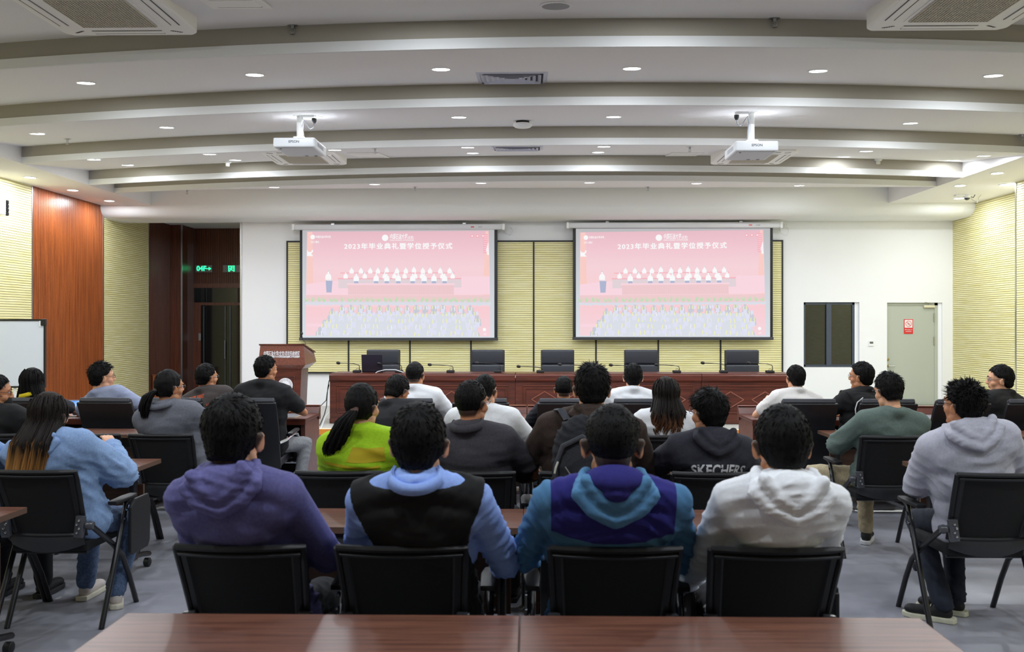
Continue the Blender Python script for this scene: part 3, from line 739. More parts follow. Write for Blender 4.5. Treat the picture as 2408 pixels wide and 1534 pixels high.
    for k in range(31):
        x = 722 + k * 14.1 + rr.uniform(-2, 2)
        disc('dark grey', x, 711, 5, 3, .0011)
        for j in range(9):
            a = rr.uniform(-1.1, 1.1); l = rr.uniform(10, 16); y0 = 710
            xt, yt = x + math.sin(a) * l * .8, y0 - math.cos(a) * l
            Q('green', [(x - 1.2, y0), (x + 1.2, y0), (xt, yt)], .0013)
    # seated audience in gowns
    rows = [(722, 800, 1108, 26, .9), (735, 778, 1118, 25, 1.), (750, 768, 1124, 27, 1.08), (764, 758, 1130, 29, 1.15), (780, 752, 1128, 27, 1.2)]
    rect('pale grey', 778, 738, 1112, 760, .0012); rect('pale grey', 762, 756, 1122, 790, .0012)
    for ri, (y, x0, x1, st_, s) in enumerate(rows):
        x = x0 + rr.uniform(0, 8); e = .0014 + ri * .0012
        while x < x1:
            yy = y + rr.uniform(-2.5, 2.5)
            Q('dark grey', [(x - 8 * s, yy + 15 * s), (x + 8 * s, yy + 15 * s), (x + 7 * s, yy + 1), (x + 3 * s, yy - 3), (x - 3 * s, yy - 3), (x - 7 * s, yy + 1)], e)
            disc('dark grey', x, yy - 5 * s, 3.1 * s, 3.8 * s, e + .0001, 12)
            for sx in (-1, 1): Q('yellow' if rr.random() < .8 else 'white', [(x + sx * 4.6 * s - .9, yy + 8 * s), (x + sx * 4.6 * s + .9, yy + 8 * s), (x + sx * 3.3 * s + .9, yy - 1), (x + sx * 3.3 * s - .9, yy - 1)], e + .0002)
            cy = yy + 8 * s
            if rr.random() < .8: Q('chair', [(x - 4.6 * s, cy + 10 * s), (x + 4.6 * s, cy + 10 * s), (x + 4.8 * s, cy + 1), (x + 2.5 * s, cy - 1.2), (x - 2.5 * s, cy - 1.2), (x - 4.8 * s, cy + 1)], e + .0004)
            if rr.random() < .5: disc('chair', x + 10 * s, yy + 3, 3.6 * s, 5 * s, e + .0001, 12)
            x += st_ * .9 * s * rr.uniform(.85, 1.15)
    rect('pink floor', 722, 762, 760, 769, .009)
    for k in range(3): disc('rose', 1112 + 12.6 * k, 556, 4.2, 4.2, .001); disc('white', 1112 + 12.6 * k, 556, 2, 1.5, .0013)
    disc('white', 734, 557, 5.5, 5.5, .0012, 20); disc('rose', 734, 557, 2, 2, .0014)
    disc('white', 906, 559.5, 7.6, 7.6, .0012, 24); disc('rose', 906, 559.5, 6.6, 6.6, .0014, 24)
    Q('white', [(901.5, 559.5), (906, 564), (910.5, 559.5), (906, 555)], .0016); disc('rose', 906, 559.5, 1.8, 1.8, .0018)
    disc('white', 1138, 774, 4, 4, .0095); disc('rose', 1138, 774, 2.4, 2.4, .0097)
    for k, (mb, e) in lay.items():
        o = mb.build('picture_shapes', emis('projected ' + k, E[k]), pct, fix=False); o['kind'] = 'stuff'
    ew = emis('projected white', (254, 254, 255)); pw = abs(U(1, 0)[0] - U(0, 0)[0]) / 432.
    ang = math.atan2(U(1, .1)[2] - U(0, .1)[2], U(1, 0)[0] - U(0, 0)[0])
    def T(s_, px, py, size, fit, bold=0., sh_=0., spc=1.):
        c = U(*q(px, py), .002); text(s_, size * pw, ew, 'lettering', pct, c, (PI / 2, -ang, 0), bold=bold, fitw=fit * pw, extrude=0, shear=sh_, spacing=spc)
    for ox, oy in ((0, 0), (.4, 0), (-.4, 0), (0, .35)): T('2023年毕业典礼暨学位授予仪式', 937 + ox, 580 + oy, 15.5, 256, .0012, spc=1.22)
    T('中国石油大学', 937, 557.5, 14, 42, .0015, .3); T('(北京)', 966, 559.5, 8, 14, .001, .2)
    T('CHINA UNIVERSITY OF PETROLEUM', 945, 565.5, 4.4, 57, .0006)
    T('中国石油大学北京', 759, 557, 6, 36, .001); T('1.8万人看过', 739, 569, 5.4, 20, .0008); T('4万', 1139, 785, 5, 7, .0006)
    return t
screen((688, 1187), (527.5, 540.5), (704.8, 540, 1169.8, 801.5), (711, 540, 1162.5, 794.7), [(721.7, 544.9), (1150, 543), (1153.4, 791.6), (718.6, 789.5)], 'left projection screen showing the pink ceremony picture')
screen((1332, 1839), (524.5, 537.5), (1347.4, 537, 1817.5, 800), (1354.2, 538, 1811, 794.6), [(1363.8, 546.4), (1795.3, 540.6), (1800.6, 789), (1363.8, 790)], 'right projection screen showing the pink ceremony picture')
for px, lab in ((1199, 'white wall socket with plug and cable right of the left screen housing'), (1847, 'white wall socket with plug and cable right of the right screen housing')):
    q = P(px, 532, Y=YF)
    t = thing('wall_socket', lab, 'socket', (q.x, YF, q.z), group='sockets above the screens')
    MB().box(-.043, .043, -.012, 0, -.043, .043).build('plate', M_WPLAS, t, bevel=.004)
    m = MB()
    for x in (-.02, .02):
        for z in (-.018, .018): m.box(x - .004, x + .004, -.0135, -.012, z - .004, z + .004)
    m.build('slots', M_DKPL, t)
    MB().tube([(-.09, -.03, -.02), (-.11, -.03, -.09), (-.06, -.04, -.14), (.01, -.04, -.17), (.05, -.04, -.1), (.03, -.03, -.03), (.0, -.015, 0)], .004, 6).build('cable', M_WPLAS, t, smooth=True)

# ------------------------------------------------------------------ stage furniture
YT = 13.62                                  # front face of the head table
tz = ZatY(1200, 879, YT)
ex = [XatY(774 + 219 * i, YT) for i in range(6)]
M_MOLD = mat('painted highlight wood', (140, 82, 66), .3, coat=.3)  # paler mahogany, the highlights of mouldings and edges put into the colour
dt = None
for i in range(5):
    a, b = ex[i] + .004, ex[i + 1] - .004; w = b - a; h = tz - DZ
    t = thing('head_table', 'mahogany panelled head table section, ' + ['leftmost, with the laptop on it', 'second from the left', 'third, in the middle of the row', 'fourth from the left', 'rightmost, near the window'][i], 'table', ((a + b) / 2, YT, DZ), group='head table sections on the stage')
    h2 = w / 2
    m = MB(); m.box(-h2, h2, .03, .06, .0, h - .1); m.box(-h2, -h2 + .03, .06, .6, 0, h - .1); m.box(h2 - .03, h2, .06, .6, 0, h - .1)
    m.build('body', M_MAHO, t)
    m = MB(); m.box(-h2, h2, -.0, .03, 0, .07); m.build('plinth', M_MAHO, t, bevel=.004)
    m = MB(); m.prism([(.02, h - .13), (-.02, h - .1), (-.025, h - .03), (-.01, h - .01), (-.01, h), (.1, h), (.1, h - .1), (.62, h - .1), (.62, h - .13)], -h2, h2, 'x'); m.build('top_moulding', M_MAHO, t)
    MB().box(-h2, h2, -.008, .0, h - .024, h - .016).build('edge_highlight', M_MOLD, t)
    MB().box(-h2, h2, .09, .64, h - .03, h - .001).build('tabletop', M_MAHO, t)
    fr = MB(); zb, zt_ = .16, h - .19; xa = h2 - .11
    def bar(p, q_, r=.009): fr.tube([(p[0], .024, p[1]), (q_[0], .024, q_[1])], r, 4)
    for d in (0, .045):
        for p, q_ in (((-xa + d, zb + d), (xa - d, zb + d)), ((xa - d, zb + d), (xa - d, zt_ - d)), ((xa - d, zt_ - d), (-xa + d, zt_ - d)), ((-xa + d, zt_ - d), (-xa + d, zb + d))): bar(p, q_, .009 if d == 0 else .005)
    fr.build('panel_moulding', M_MAHO, t)
    MB().tube([(-xa, .016, zt_ + .006), (xa, .016, zt_ + .006)], .0035, 4).build('moulding_highlight', M_MOLD, t)  # thin pale strip, a highlight painted along the upper moulding
    zc = (zb + zt_) / 2
    for sx in (-1, 1):
        c = sx * .262; fr = MB()
        for p, q_ in (((c - .2, zc), (c, zc + .12)), ((c, zc + .12), (c + .2, zc)), ((c + .2, zc), (c, zc - .12)), ((c, zc - .12), (c - .2, zc))): fr.tube([(p[0], .022, p[1]), (q_[0], .022, q_[1])], .008, 4)
        fr.build('diamond_moulding', M_MOLD, t)
# lectern
LY = 12.98 + .25
lx = lambda px, d=0.: XatY(px, LY + d)
ltz = ZatY(660, 812, LY)
t = thing('lectern', 'reddish wooden lectern with white lettering and a round white seal', 'lectern', (lx(663), LY, DZ))
L0 = lx(663); hb = ZatY(660, 859, LY) - DZ; hc = ZatY(660, 868.5, LY) - DZ; ht = ltz - DZ
wt, wb_, wn_ = (lx(714) - lx(612)) / 2, (lx(717) - lx(606)) / 2, (lx(708) - lx(618)) / 2
D = .56; hd = ht - .13
m = MB()
m.add([(-wt, 0, ht), (wt, 0, ht), (wt + .02, D, hd), (-wt - .02, D, hd), (-wb_, -.02, hb), (wb_, -.02, hb), (wb_ + .02, D + .03, hb + .03), (-wb_ - .02, D + .03, hb + .03)], [(0, 1, 2, 3), (4, 7, 6, 5), (0, 4, 5, 1), (1, 5, 6, 2), (2, 6, 7, 3), (3, 7, 4, 0)])
m.build('head', M_PODW, t, bevel=.004)
m = MB(); m.add([(-wt - .015, -.015, ht), (wt + .015, -.015, ht), (wt + .04, D + .02, hd), (-wt - .04, D + .02, hd), (-wt - .015, -.015, ht + .018), (wt + .015, -.015, ht + .018), (wt + .04, D + .02, hd + .018), (-wt - .04, D + .02, hd + .018)], [(0, 3, 2, 1), (4, 5, 6, 7), (0, 1, 5, 4), (1, 2, 6, 5), (2, 3, 7, 6), (3, 0, 4, 7)])
m.build('top_board', M_MAHO, t)
m = MB(); m.add([(-wb_, -.02, hb), (wb_, -.02, hb), (wb_ + .02, D + .03, hb + .03), (-wb_ - .02, D + .03, hb + .03), (-wn_, .05, hc), (wn_, .05, hc), (wn_, D - .06, hc), (-wn_, D - .06, hc)], [(0, 1, 2, 3), (4, 7, 6, 5), (0, 4, 5, 1), (1, 5, 6, 2), (2, 6, 7, 3), (3, 7, 4, 0)])
m.build('chamfer', M_PODW, t)
wq = wn_ - .05
m = MB(); m.add([(-wn_ + .01, .06, hc), (wn_ - .01, .06, hc), (wn_ - .01, D - .08, hc), (-wn_ + .01, D - .08, hc), (-wq, .06, 0), (wq, .06, 0), (wq, D - .08, 0), (-wq, D - .08, 0)], [(0, 1, 2, 3), (4, 7, 6, 5), (0, 4, 5, 1), (1, 5, 6, 2), (2, 6, 7, 3), (3, 7, 4, 0)])
m.build('body', M_MAHO, t, bevel=.004)
fr = MB(); xa, zb, zt_ = wn_ - .12, .12, hc - .11
for p, q_ in (((-xa, zb), (xa, zb)), ((xa, zb), (xa, zt_)), ((xa, zt_), (-xa, zt_)), ((-xa, zt_), (-xa, zb))): fr.tube([(p[0], .055, p[1]), (q_[0], .055, q_[1])], .009, 4)
fr.build('panel_moulding', M_MAHO, t)
sz = ZatY(668.6, 907.5, LY) - DZ; sx_ = lx(668.6) - L0
so_ = MB().lathe([(.112, 0), (.112, .008), (.108, .01)], 40, (sx_, .056, sz), Matrix.Rotation(PI / 2, 3, 'X')).build('round_seal', mat('seal white', (232, 230, 234), .4), t)
M_SEAL = mat('seal print', (120, 84, 92), .5)
m = MB()
for rr_ in (.103, .075):
    n = 40
    for k in range(n):
        a0, a1 = 2 * PI * k / n, 2 * PI * (k + 1) / n
        m.quad(*[(sx_ + r_ * math.cos(a_), .045, sz + r_ * math.sin(a_)) for r_, a_ in ((rr_, a0), (rr_, a1), (rr_ - .002, a1), (rr_ - .002, a0))])
m.build('seal_rings', M_SEAL, so_, fix=False)
s_ = 'UNIVERSITY OF PETROLEUM'
for k, ch in enumerate(s_):
    if ch == ' ': continue
    a_ = PI * .95 - k * (PI * 1.15 / len(s_))
    text(ch, .02, M_SEAL, 'lettering', so_, (sx_ + .088 * math.cos(a_), .044, sz + .088 * math.sin(a_)), (PI / 2, -(a_ - PI / 2), 0), extrude=.0002)
tl = math.atan2(.02, ht - hb)
text('中国石油大学(北京)克拉玛依校区', .09, mat('seal white', (232, 230, 234), .4), 'lettering', t, (.0, -.014, ZatY(660, 833.5, LY) - DZ), (PI / 2 - tl, 0, 0), bold=.0008, fitw=lx(703.5) - lx(619), extrude=.002)
text('CHINA UNIVERSITY OF PETROLEUM-BEIJING AT KARAMAY', .03, mat('seal white', (232, 230, 234), .4), 'lettering', t, (.0, -.018, ZatY(660, 840, LY) - DZ), (PI / 2 - tl, 0, 0), bold=.0008, fitw=lx(703.5) - lx(619), extrude=.002)
mx0 = lx(708) - L0 + .01; mx1 = lx(700.5) - L0
g = MB().tube([(mx0, .25, ht - .05), (mx0 - .01, .25, ht + .04), (mx1 + .01, .24, ZatY(700, 800, LY) - DZ), (mx1 + .005, .22, ZatY(700, 790, LY) - DZ)], .005, 6)
lm = thing('lectern_microphone', 'black gooseneck microphone standing on the lectern', 'microphone', (L0, LY, DZ))
g.build('gooseneck', M_TUBE, lm, smooth=True)
MB().lathe([(.004, -.024), (.02, -.016), (.024, 0), (.018, .018), (.004, .024)], 16, (mx1, .21, ZatY(700, 785, LY) - DZ)).build('windscreen', M_BLACK, lm, smooth=True)
MB().lathe([(.03, -.012), (.03, .012)], 16, (mx0, .25, ht - .055)).build('base', M_BLACK, lm)

# microphones, laptop and cables on the head table
def deskmic(px_h, py_h, px_b, label):
    Y0 = YT + .28
    b = P(px_b, 873, Y=Y0); b.z = tz + .001; hd_ = P(px_h, py_h, Y=Y0 - .02)
    t = thing('table_microphone', label, 'microphone', tuple(b), group='gooseneck microphones on the head table')
    MB().box(-.07, .05, -.06, .06, 0, .035).build('base', M_DKPL, t, bevel=.01)
    dx, dz = hd_.x - b.x, hd_.z - b.z; s = -1
    pts = [(.03, 0, .03), (.03, 0, dz * .55), (.02, 0, dz * .78), (dx * .18, 0, dz * .9), (dx * .55, 0, dz * .97), (dx, -.02, dz)]
    MB().tube(pts, .006, 6).build('gooseneck', M_TUBE, t, smooth=True)
    MB().lathe([(.006, -.035), (.019, -.026), (.023, 0), (.018, .022), (.005, .03)], 14, (dx, -.02, dz), Matrix.Rotation(-PI / 2 + .15, 3, 'Y')).build('windscreen', M_BLACK, t, smooth=True)
    MB().tube([(-.03, 0, .03), (-.02, 0, .06), (.0, .02, .065), (.03, .03, .04), (.04, .04, .03)], .003, 5).build('cable', M_DKPL, t, smooth=True)
for i, (a, ya, b) in enumerate(((795, 854, 841), (891, 855, 940), (1010, 858, 1061), (1121, 854, 1172), (1219, 862, 1272), (1316, 857, 1368), (1436, 859, 1480), (1543, 858, 1593), (1652, 854, 1703), (1760, 854, 1812))):
    deskmic(a, ya, b, 'black gooseneck table microphone, ' + ['leftmost, left of the laptop', 'second from the left, before the laptop chair', 'third from the left, on bare tabletop', 'fourth, before the second empty chair', 'fifth from the left, nearest the wall joint', 'sixth, before the middle empty chair', 'seventh, fourth from the right', 'eighth, before the fourth empty chair', 'ninth, second from the right', 'rightmost, before the last empty chair'][i])
Y0 = YT + .33; a, b = XatY(851, Y0), XatY(900, Y0)
t = thing('laptop', 'dark laptop open with its lid back to the room on the head table', 'laptop', ((a + b) / 2, Y0, tz + .001))
MB().box(-(b - a) / 2, (b - a) / 2, .02, .26, 0, .018).build('keyboard_base', M_DKPL, t, bevel=.003)
lid = MB().cbox((0, -.02, .145), (b - a, .008, .27), Matrix.Rotation(.16, 3, 'X')).build('lid', mat('laptop lid', (44, 38, 52), .35, metal=.4), t, bevel=.003)
t = thing('cable_bundle', 'white cables lying on the left end of the head table', 'cable', (XatY(815, YT + .25), YT + .25, tz))
MB().tube([(-.25, 0, -.09), (-.1, -.02, -.03), (.05, 0, -.015), (.2, 0, -.02), (.3, .02, -.09)], .006, 6).build('cable', M_WPLAS, t, smooth=True)
MB().tube([(.38, -.1, -.08), (.5, -.1, .02), (.62, -.1, .05), (.78, -.1, .05), (.9, -.1, .01)], .007, 6).build('cable', mat('white cable', (220, 224, 230), .4), t, smooth=True)
t = thing('floor_cables', 'black and white cables hanging at the left end of the head table', 'cable', (ex[0], YT, DZ))
L = lambda px, py, d: tuple(P(px, py, Y=YT + d) - Vector((ex[0], YT, DZ)))
MB().tube([L(774, 895, .1), L(771, 912, .05), L(769, 935, 0), L(768, 955, -.05), L(763, 975, -.2), (L(752, 985, -.4)[0], -.4, .01)], .007, 6).build('cable', M_BLACK, t, smooth=True)
MB().tube([L(774, 905, .1), L(769, 925, .05), L(767, 942, 0), L(752, 957, -.25)], .006, 6).build('cable', M_BLACK, t, smooth=True)
MB().tube([L(774, 968, .0), L(765, 980, -.2), L(758, 1000, -.6), L(750, 1016, -.75)], .006, 6).build('cable', mat('white cable', (220, 224, 230), .4), t, smooth=True)

# high back leather chairs behind the head table
def stage_chair():
    t = thing('stage_chair', 'x', 'chair', (0, 0, 0), group='empty leather chairs behind the head table')
    H = 1.10; w = .27
    def blk(name, z0, z1, y0, y1, mt_, wd=w, bv=.03):
        return MB().box(-wd, wd, y0, y1, z0, z1).build(name, mt_, t, bevel=bv, seg=3, smooth=True)
    o = blk('headrest', .86, H, -.02, .07, M_LEATG); blk('backrest', .45, .855, -.03, .07, M_LEATG)
    blk('back_shell', .44, H - .005, .06, .10, M_LEATH, w + .008)
    blk('seat', .38, .48, -.5, .05, M_LEATG)
    for sx in (-1, 1):
        MB().tube([(sx * .29, .05, .5), (sx * .3, .02, .62), (sx * .3, -.35, .64), (sx * .3, -.4, .5), (sx * .29, -.38, .42)], .02, 8).build('armrest', M_DKPL, t, smooth=True)
    MB().lathe([(.035, .08), (.035, .38)], 12, (0, -.2, 0)).build('column', M_CHROME, t)
    for k in range(5):
        a_ = k * 2 * PI / 5 + .3
        l = MB().tube([(0, -.2, .1), (.3 * math.cos(a_), -.2 + .3 * math.sin(a_), .06)], [.03, .018], 8).build('leg', M_DKPL, t)
        MB().lathe([(.025, -.015), (.025, .015)], 12, (.3 * math.cos(a_), -.2 + .3 * math.sin(a_), .027), Matrix.Rotation(PI / 2, 3, 'X')).build('castor', M_BLACK, l)
    return t
sc0 = stage_chair()
YC = 14.75
for i, px in enumerate((900, 1147, 1312, 1508, 1746)):
    lab = 'empty black leather chair behind the head table, ' + ['leftmost, behind the laptop', 'second from the left', 'middle one', 'fourth, second from the right', 'rightmost'][i]
    o = sc0 if i == 0 else dup(sc0)
    o.location = (XatY(px, YC), YC, DZ); o.rotation_euler = (0, 0, (i % 3 - 1) * .05); o['label'] = lab

# ------------------------------------------------------------------ audience furniture
def training_chair():
    t = thing('training_chair', 'x', 'chair', (0, 0, 0))
    n = 12
    def bk(u, z):  # backrest surface, u -1..1
        f = (z - .52) / .37
        y = -.25 - .14 * f - .015 * f * f - .035 * (1 - u * u) ** 1. + .02
        return Vector((u * (.205 + .022 * f), y, z))
    rim = MB(); pts = []
    for u in np.linspace(-1, 1, n): pts.append(bk(u, .89))
    for z in np.linspace(.89, .52, 8)[1:]: pts.append(bk(1, z))
    for u in np.linspace(1, -1, n)[1:]: pts.append(bk(u, .52))
    for z in np.linspace(.52, .89, 8)[1:]: pts.append(bk(-1, z))
    rim.tube(pts, .013, 8)
    rim.build('back_frame', M_DKPL, t, smooth=True)
    m = MB(); nz = 8; vs = []
    for j in range(nz + 1):
        for i in range(n + 1): vs.append(bk(-1 + 2 * i / n, .52 + .37 * j / nz))
    m.add(vs, [(j * (n + 1) + i, j * (n + 1) + i + 1, (j + 1) * (n + 1) + i + 1, (j + 1) * (n + 1) + i) for j in range(nz) for i in range(n)])
    fr = MB()
    for u in (-.88, .88): fr.tube([bk(u, z) + Vector((0, .0, 0)) for z in np.linspace(.53, .88, 6)], .018, 6, flat=.5)
    fr.tube([bk(u, .867) for u in np.linspace(-.95, .95, 10)], .018, 6, flat=.6)
    fr.build('inner_frame', M_DKPL, t, smooth=True)
    m.build('mesh_back', M_MESHB, t, smooth='all', fix=False)
    m = MB(); vs = []
    for j in range(3):
        for i in range(n + 1):
            p = bk(-1 + 2 * i / n, .52); u = -1 + 2 * i / n; vs.append(p + Vector((0, -.005 - .012 * (j == 1), -.0 - (.028 + .02 * (1 - u * u)) * j)))
    m.add(vs, [(j * (n + 1) + i, j * (n + 1) + i + 1, (j + 1) * (n + 1) + i + 1, (j + 1) * (n + 1) + i) for j in range(2) for i in range(n)])
    m.build('lumbar_bar', mat('lumbar grey', (44, 46, 50), .45), t, smooth='all', fix=False)
    MB().prism([(-.21, -.23), (-.22, .18), (-.17, .24), (.17, .24), (.22, .18), (.21, -.23)], .42, .475).build('seat', mat('black seat fabric', (20, 20, 23), .9, bump=.2, nscale=300), t, bevel=.018, seg=3, smooth=True)
    MB().tube([(-.2, -.2, .415), (.2, -.2, .415)], .012, 8).build('crossbar', M_TUBE, t, smooth=True)
    for sx in (-1, 1):
        hg = MB().cbox((sx * .205, -.295, .575), (.05, .03, .12), Matrix.Rotation(sx * .12, 3, 'Y')).build('hinge_bracket', M_HINGE, t, bevel=.008, smooth=True)
        m = MB()
        for q in range(4): m.lathe([(.001, .006), (.006, .004), (.007, 0)], 8, (sx * (.195 + .012 * (q % 2)), -.312, .545 + .022 * q), Matrix.Rotation(PI / 2, 3, 'X'))
        m.build('bolts', M_CHROME, hg, smooth=True)
        MB().lathe([(.02, -.02), (.026, 0), (.02, .02)], 12, (sx * .255, -.285, .58), Matrix.Rotation(PI / 2, 3, 'Y')).build('pivot', M_HINGE, hg, smooth=True)
        MB().tube([(sx * .262, -.28, .575), (sx * .268, -.2, .52), (sx * .272, -.05, .42), (sx * .274, .06, .33), (sx * .276, .14, .2), (sx * .278, .24, .0)], .0155, 10).build('leg', M_TUBE, t, smooth=True)
        MB().tube([(sx * .292, .12, .655), (sx * .294, .07, .64), (sx * .297, -.1, .30), (sx * .30, -.25, .0)], .0155, 10).build('leg', M_TUBE, t, smooth=True)
        a = MB().prism([(sx * .262, -.10), (sx * .256, .08), (sx * .268, .17), (sx * .315, .17), (sx * .325, .08), (sx * .315, -.10)], .652, .675).build('armrest', M_GREYP if 0 else M_DKPL, t, bevel=.008, smooth=True)
        m = MB()
        for z in (.60, .55): m.lathe([(.009, -.004), (.009, .004)], 10, (sx * .313, .05 - (.62 - z) * .5, z), Matrix.Rotation(PI / 2, 3, 'Y'))
        m.build('rivet', M_CHROME, a)
        for p in ((.278, .24), (.30, -.25)): pass
    MB().prism([(.0, .36), (.0, .62), (.06, .66), (.24, .66), (.27, .60), (.26, .37), (.23, .34), (.03, .34)], .335, .353, 'x').build('folded_tablet', M_DKPL, t, bevel=.006)
    return t
def leather_chair():
    t = thing('conference_chair', 'x', 'chair', (0, 0, 0))
    def slab(name, pts, w, th, mt_, bv=.02):
        """pts (y,z) path of a padded slab"""
        m = MB(); P_ = [Vector((0, y, z)) for y, z in pts]; vs = []
        for i, p in enumerate(P_):
            tn = (P_[min(i + 1, len(P_) - 1)] - P_[max(i - 1, 0)]).normalized(); nn = Vector((0, -tn.z, tn.y))
            for x in (-w, w):
                for s in (-1, 1): vs.append(Vector((x, 0, 0)) + p + nn * th * s)
        n_ = len(P_); fs = []
        for i in range(n_ - 1):
            a, b = 4 * i, 4 * i + 4
            fs += [(a, a + 2, b + 2, b), (a + 1, b + 1, b + 3, a + 3), (a, b, b + 1, a + 1), (a + 2, a + 3, b + 3, b + 2)]
        fs += [(0, 1, 3, 2), (4 * n_ - 4, 4 * n_ - 2, 4 * n_ - 1, 4 * n_ - 3)]
        m.add(vs, fs); return m.build(name, mt_, t, bevel=bv, seg=3, smooth=True)
    slab('backrest', [(-.22, .42), (-.26, .55), (-.30, .75), (-.35, .90), (-.40, 1.0)], .235, .035, M_LEATH)
    slab('back_shell', [(-.25, .36), (-.29, .52), (-.335, .75), (-.39, .90), (-.43, .98)], .255, .014, M_LEATH, .01)
    slab('head_pad', [(-.385, .985), (-.425, 1.005)], .235, .022, M_LEATG, .012)
    slab('seat', [(-.22, .40), (.0, .42), (.20, .44), (.27, .41)], .235, .042, M_LEATH)
    m = MB()
    m.tube([(-.25, -.30, .975), (-.252, -.33, .75), (-.252, -.29, .52), (-.25, -.25, .36)], .006, 6)
    for sx in (-1, 1):
        MB().tube([(sx * .25, -.30, .60), (sx * .285, -.2, .615), (sx * .295, .02, .645), (sx * .297, .14, .64), (sx * .297, .19, .60), (sx * .297, .20, .5), (sx * .297, .20, .06), (sx * .297, .19, .02), (sx * .297, .15, .014), (sx * .297, -.30, .014), (sx * .27, -.36, .014), (sx * .2, -.38, .014)], .014, 8).build('sled_frame', M_CHROME, t, smooth=True)
        MB().cbox((sx * .293, .03, .665), (.05, .28, .028), Matrix.Rotation(.08, 3, 'X')).build('armrest', M_LEATH, t, bevel=.012, smooth=True)
    MB().tube([(-.22, -.38, .014), (.22, -.38, .014)], .014, 8).build('rear_bar', M_CHROME, t, smooth=True)
    MB().tube([(-.297, .12, .36), (.297, .12, .36)], .012, 8).build('seat_bar', M_CHROME, t, smooth=True)
    return t
def training_table(w=1.255):
    t = thing('training_table', 'x', 'table', (0, 0, 0)); h = w / 2
    MB().box(-h, h, -.21, .21, .72, .75).build('tabletop', [M_TABLE], t, bevel=.002)
    MB().box(-h, h, -.2115, -.2085, .7205, .7495).build('edge_band', M_TEDGE, t)
    MB().box(-h - .001, -h + .002, -.21, .21, .7205, .7495).build('edge_band', M_TEDGE, t); MB().box(h - .002, h + .001, -.21, .21, .7205, .7495).build('edge_band', M_TEDGE, t)
    mp = MB().box(-h + .06, h - .06, .06, .078, .27, .60).build('modesty_panel', mat('panel brown', (58, 34, 22), .5, rgb2=(74, 44, 28), nscale=6, nstretch=(1, 1, 8)), t)
    MB().box(-h + .058, -h + .061, .06, .078, .27, .60).build('edge_band', M_TEDGE, mp); MB().box(h - .061, h - .058, .06, .078, .27, .60).build('edge_band', M_TEDGE, mp)
    MB().box(-h + .1, h - .1, -.03, .02, .66, .70).build('under_beam', M_TUBE, t)
    for sx in (-1, 1):
        x = sx * (h - .10)
        l = MB(); l.box(x - .02, x + .02, -.035, .03, .10, .70); l.build('leg', M_TUBE, t, bevel=.008)
        MB().box(x - .02, x + .02, -.17, .17, .695, .72).build('top_bracket', M_TUBE, t)
        f = MB().tube([(x, -.24, .085), (x, -.15, .105), (x, 0, .125), (x, .15, .105), (x, .24, .085)], .022, 8, flat=.8).build('foot', M_TUBE, t, smooth=True)
        for y in (-.20, .20):
            MB().lathe([(.02, -.022), (.03, -.016), (.03, .016), (.02, .022)], 14, (x, y + .02, .031), Matrix.Rotation(PI / 2, 3, 'Y')).build('castor', M_BLACK, f, smooth=True)
    return t
def front_desk(w=1.27):
    t = thing('front_desk', 'x', 'desk', (0, 0, 0)); h = w / 2
    MB().box(-h, h, -.30, .27, .735, .765).build('desktop', M_MAHO, t, bevel=.006)
    MB().box(-h, h, -.305, -.27, .70, .76).build('front_lip', M_MAHO, t, bevel=.008)
    m = MB(); m.prism([(.26, .70), (.24, .765), (.30, .84), (.33, .84), (.33, .70)], -h, h, 'x'); m.build('raised_ledge', M_MAHO, t, bevel=.004)
    MB().box(-h + .002, h - .002, .286, .334, .8405, .846).build('ledge_highlight', M_MOLD, t)  # strip in the painted highlight tone along the ledge
    MB().box(-h + .14, h - .14, -.20, .17, .765, .7675).build('grey_inlay', mat('grey inlay', (96, 98, 108), .4), t)
    MB().box(-h + .12, h - .12, -.215, .185, .765, .7665).build('inlay_border', mat('inlay border', (150, 128, 84), .5), t)
    for sx in (-1, 1): MB().box(sx * (h - .035) - .022, sx * (h - .035) + .022, -.27, .32, 0, .735).build('side_panel', M_MAHO, t, bevel=.003)
    MB().box(-h + .05, h - .05, .24, .27, .05, .735).build('modesty_panel', mat('dark panel', (34, 16, 12), .5), t)
    MB().box(-h + .05, h - .05, -.1, .22, .56, .58).build('shelf', mat('dark panel', (34, 16, 12), .5), t)
    return t
TC, LC, TT, FD = training_chair(), leather_chair(), training_table(), front_desk()
used = set()
def place(proto, loc, label, group, rz=0., drop=()):
    if id(proto) not in used:
        used.add(id(proto)); o = proto; o.location = loc; o.rotation_euler = (0, 0, rz); o['label'] = label; o['group'] = group
        return o
    return dup(proto, loc, rz, label, group)
# ------------------------------------------------------------------ people: builders
def _sph(nu=14, nv=9):
    vs = [(0, 0, 1)]; fs = []
    for j in range(1, nv):
        a = PI * j / nv
        for i in range(nu): vs.append((math.sin(a) * math.cos(2 * PI * i / nu), math.sin(a) * math.sin(2 * PI * i / nu), math.cos(a)))
    vs.append((0, 0, -1)); L_ = len(vs) - 1
    for i in range(nu): fs.append((0, 1 + i, 1 + (i + 1) % nu)); fs.append((L_, L_ - nu + (i + 1) % nu, L_ - nu + i))
    for j in range(nv - 2):
        for i in range(nu):
            a, b = 1 + j * nu + i, 1 + j * nu + (i + 1) % nu; fs.append((a, a + nu, b + nu, b))
    return [Vector(v) for v in vs], fs
SPH = _sph()
def ell(mb, c, r, R=None):
    c = Vector(c); vs = []
    for v in SPH[0]:
        w = Vector((v.x * r[0], v.y * r[1], v.z * r[2]))
        vs.append((R @ w if R is not None else w) + c)
    mb.add(vs, SPH[1])
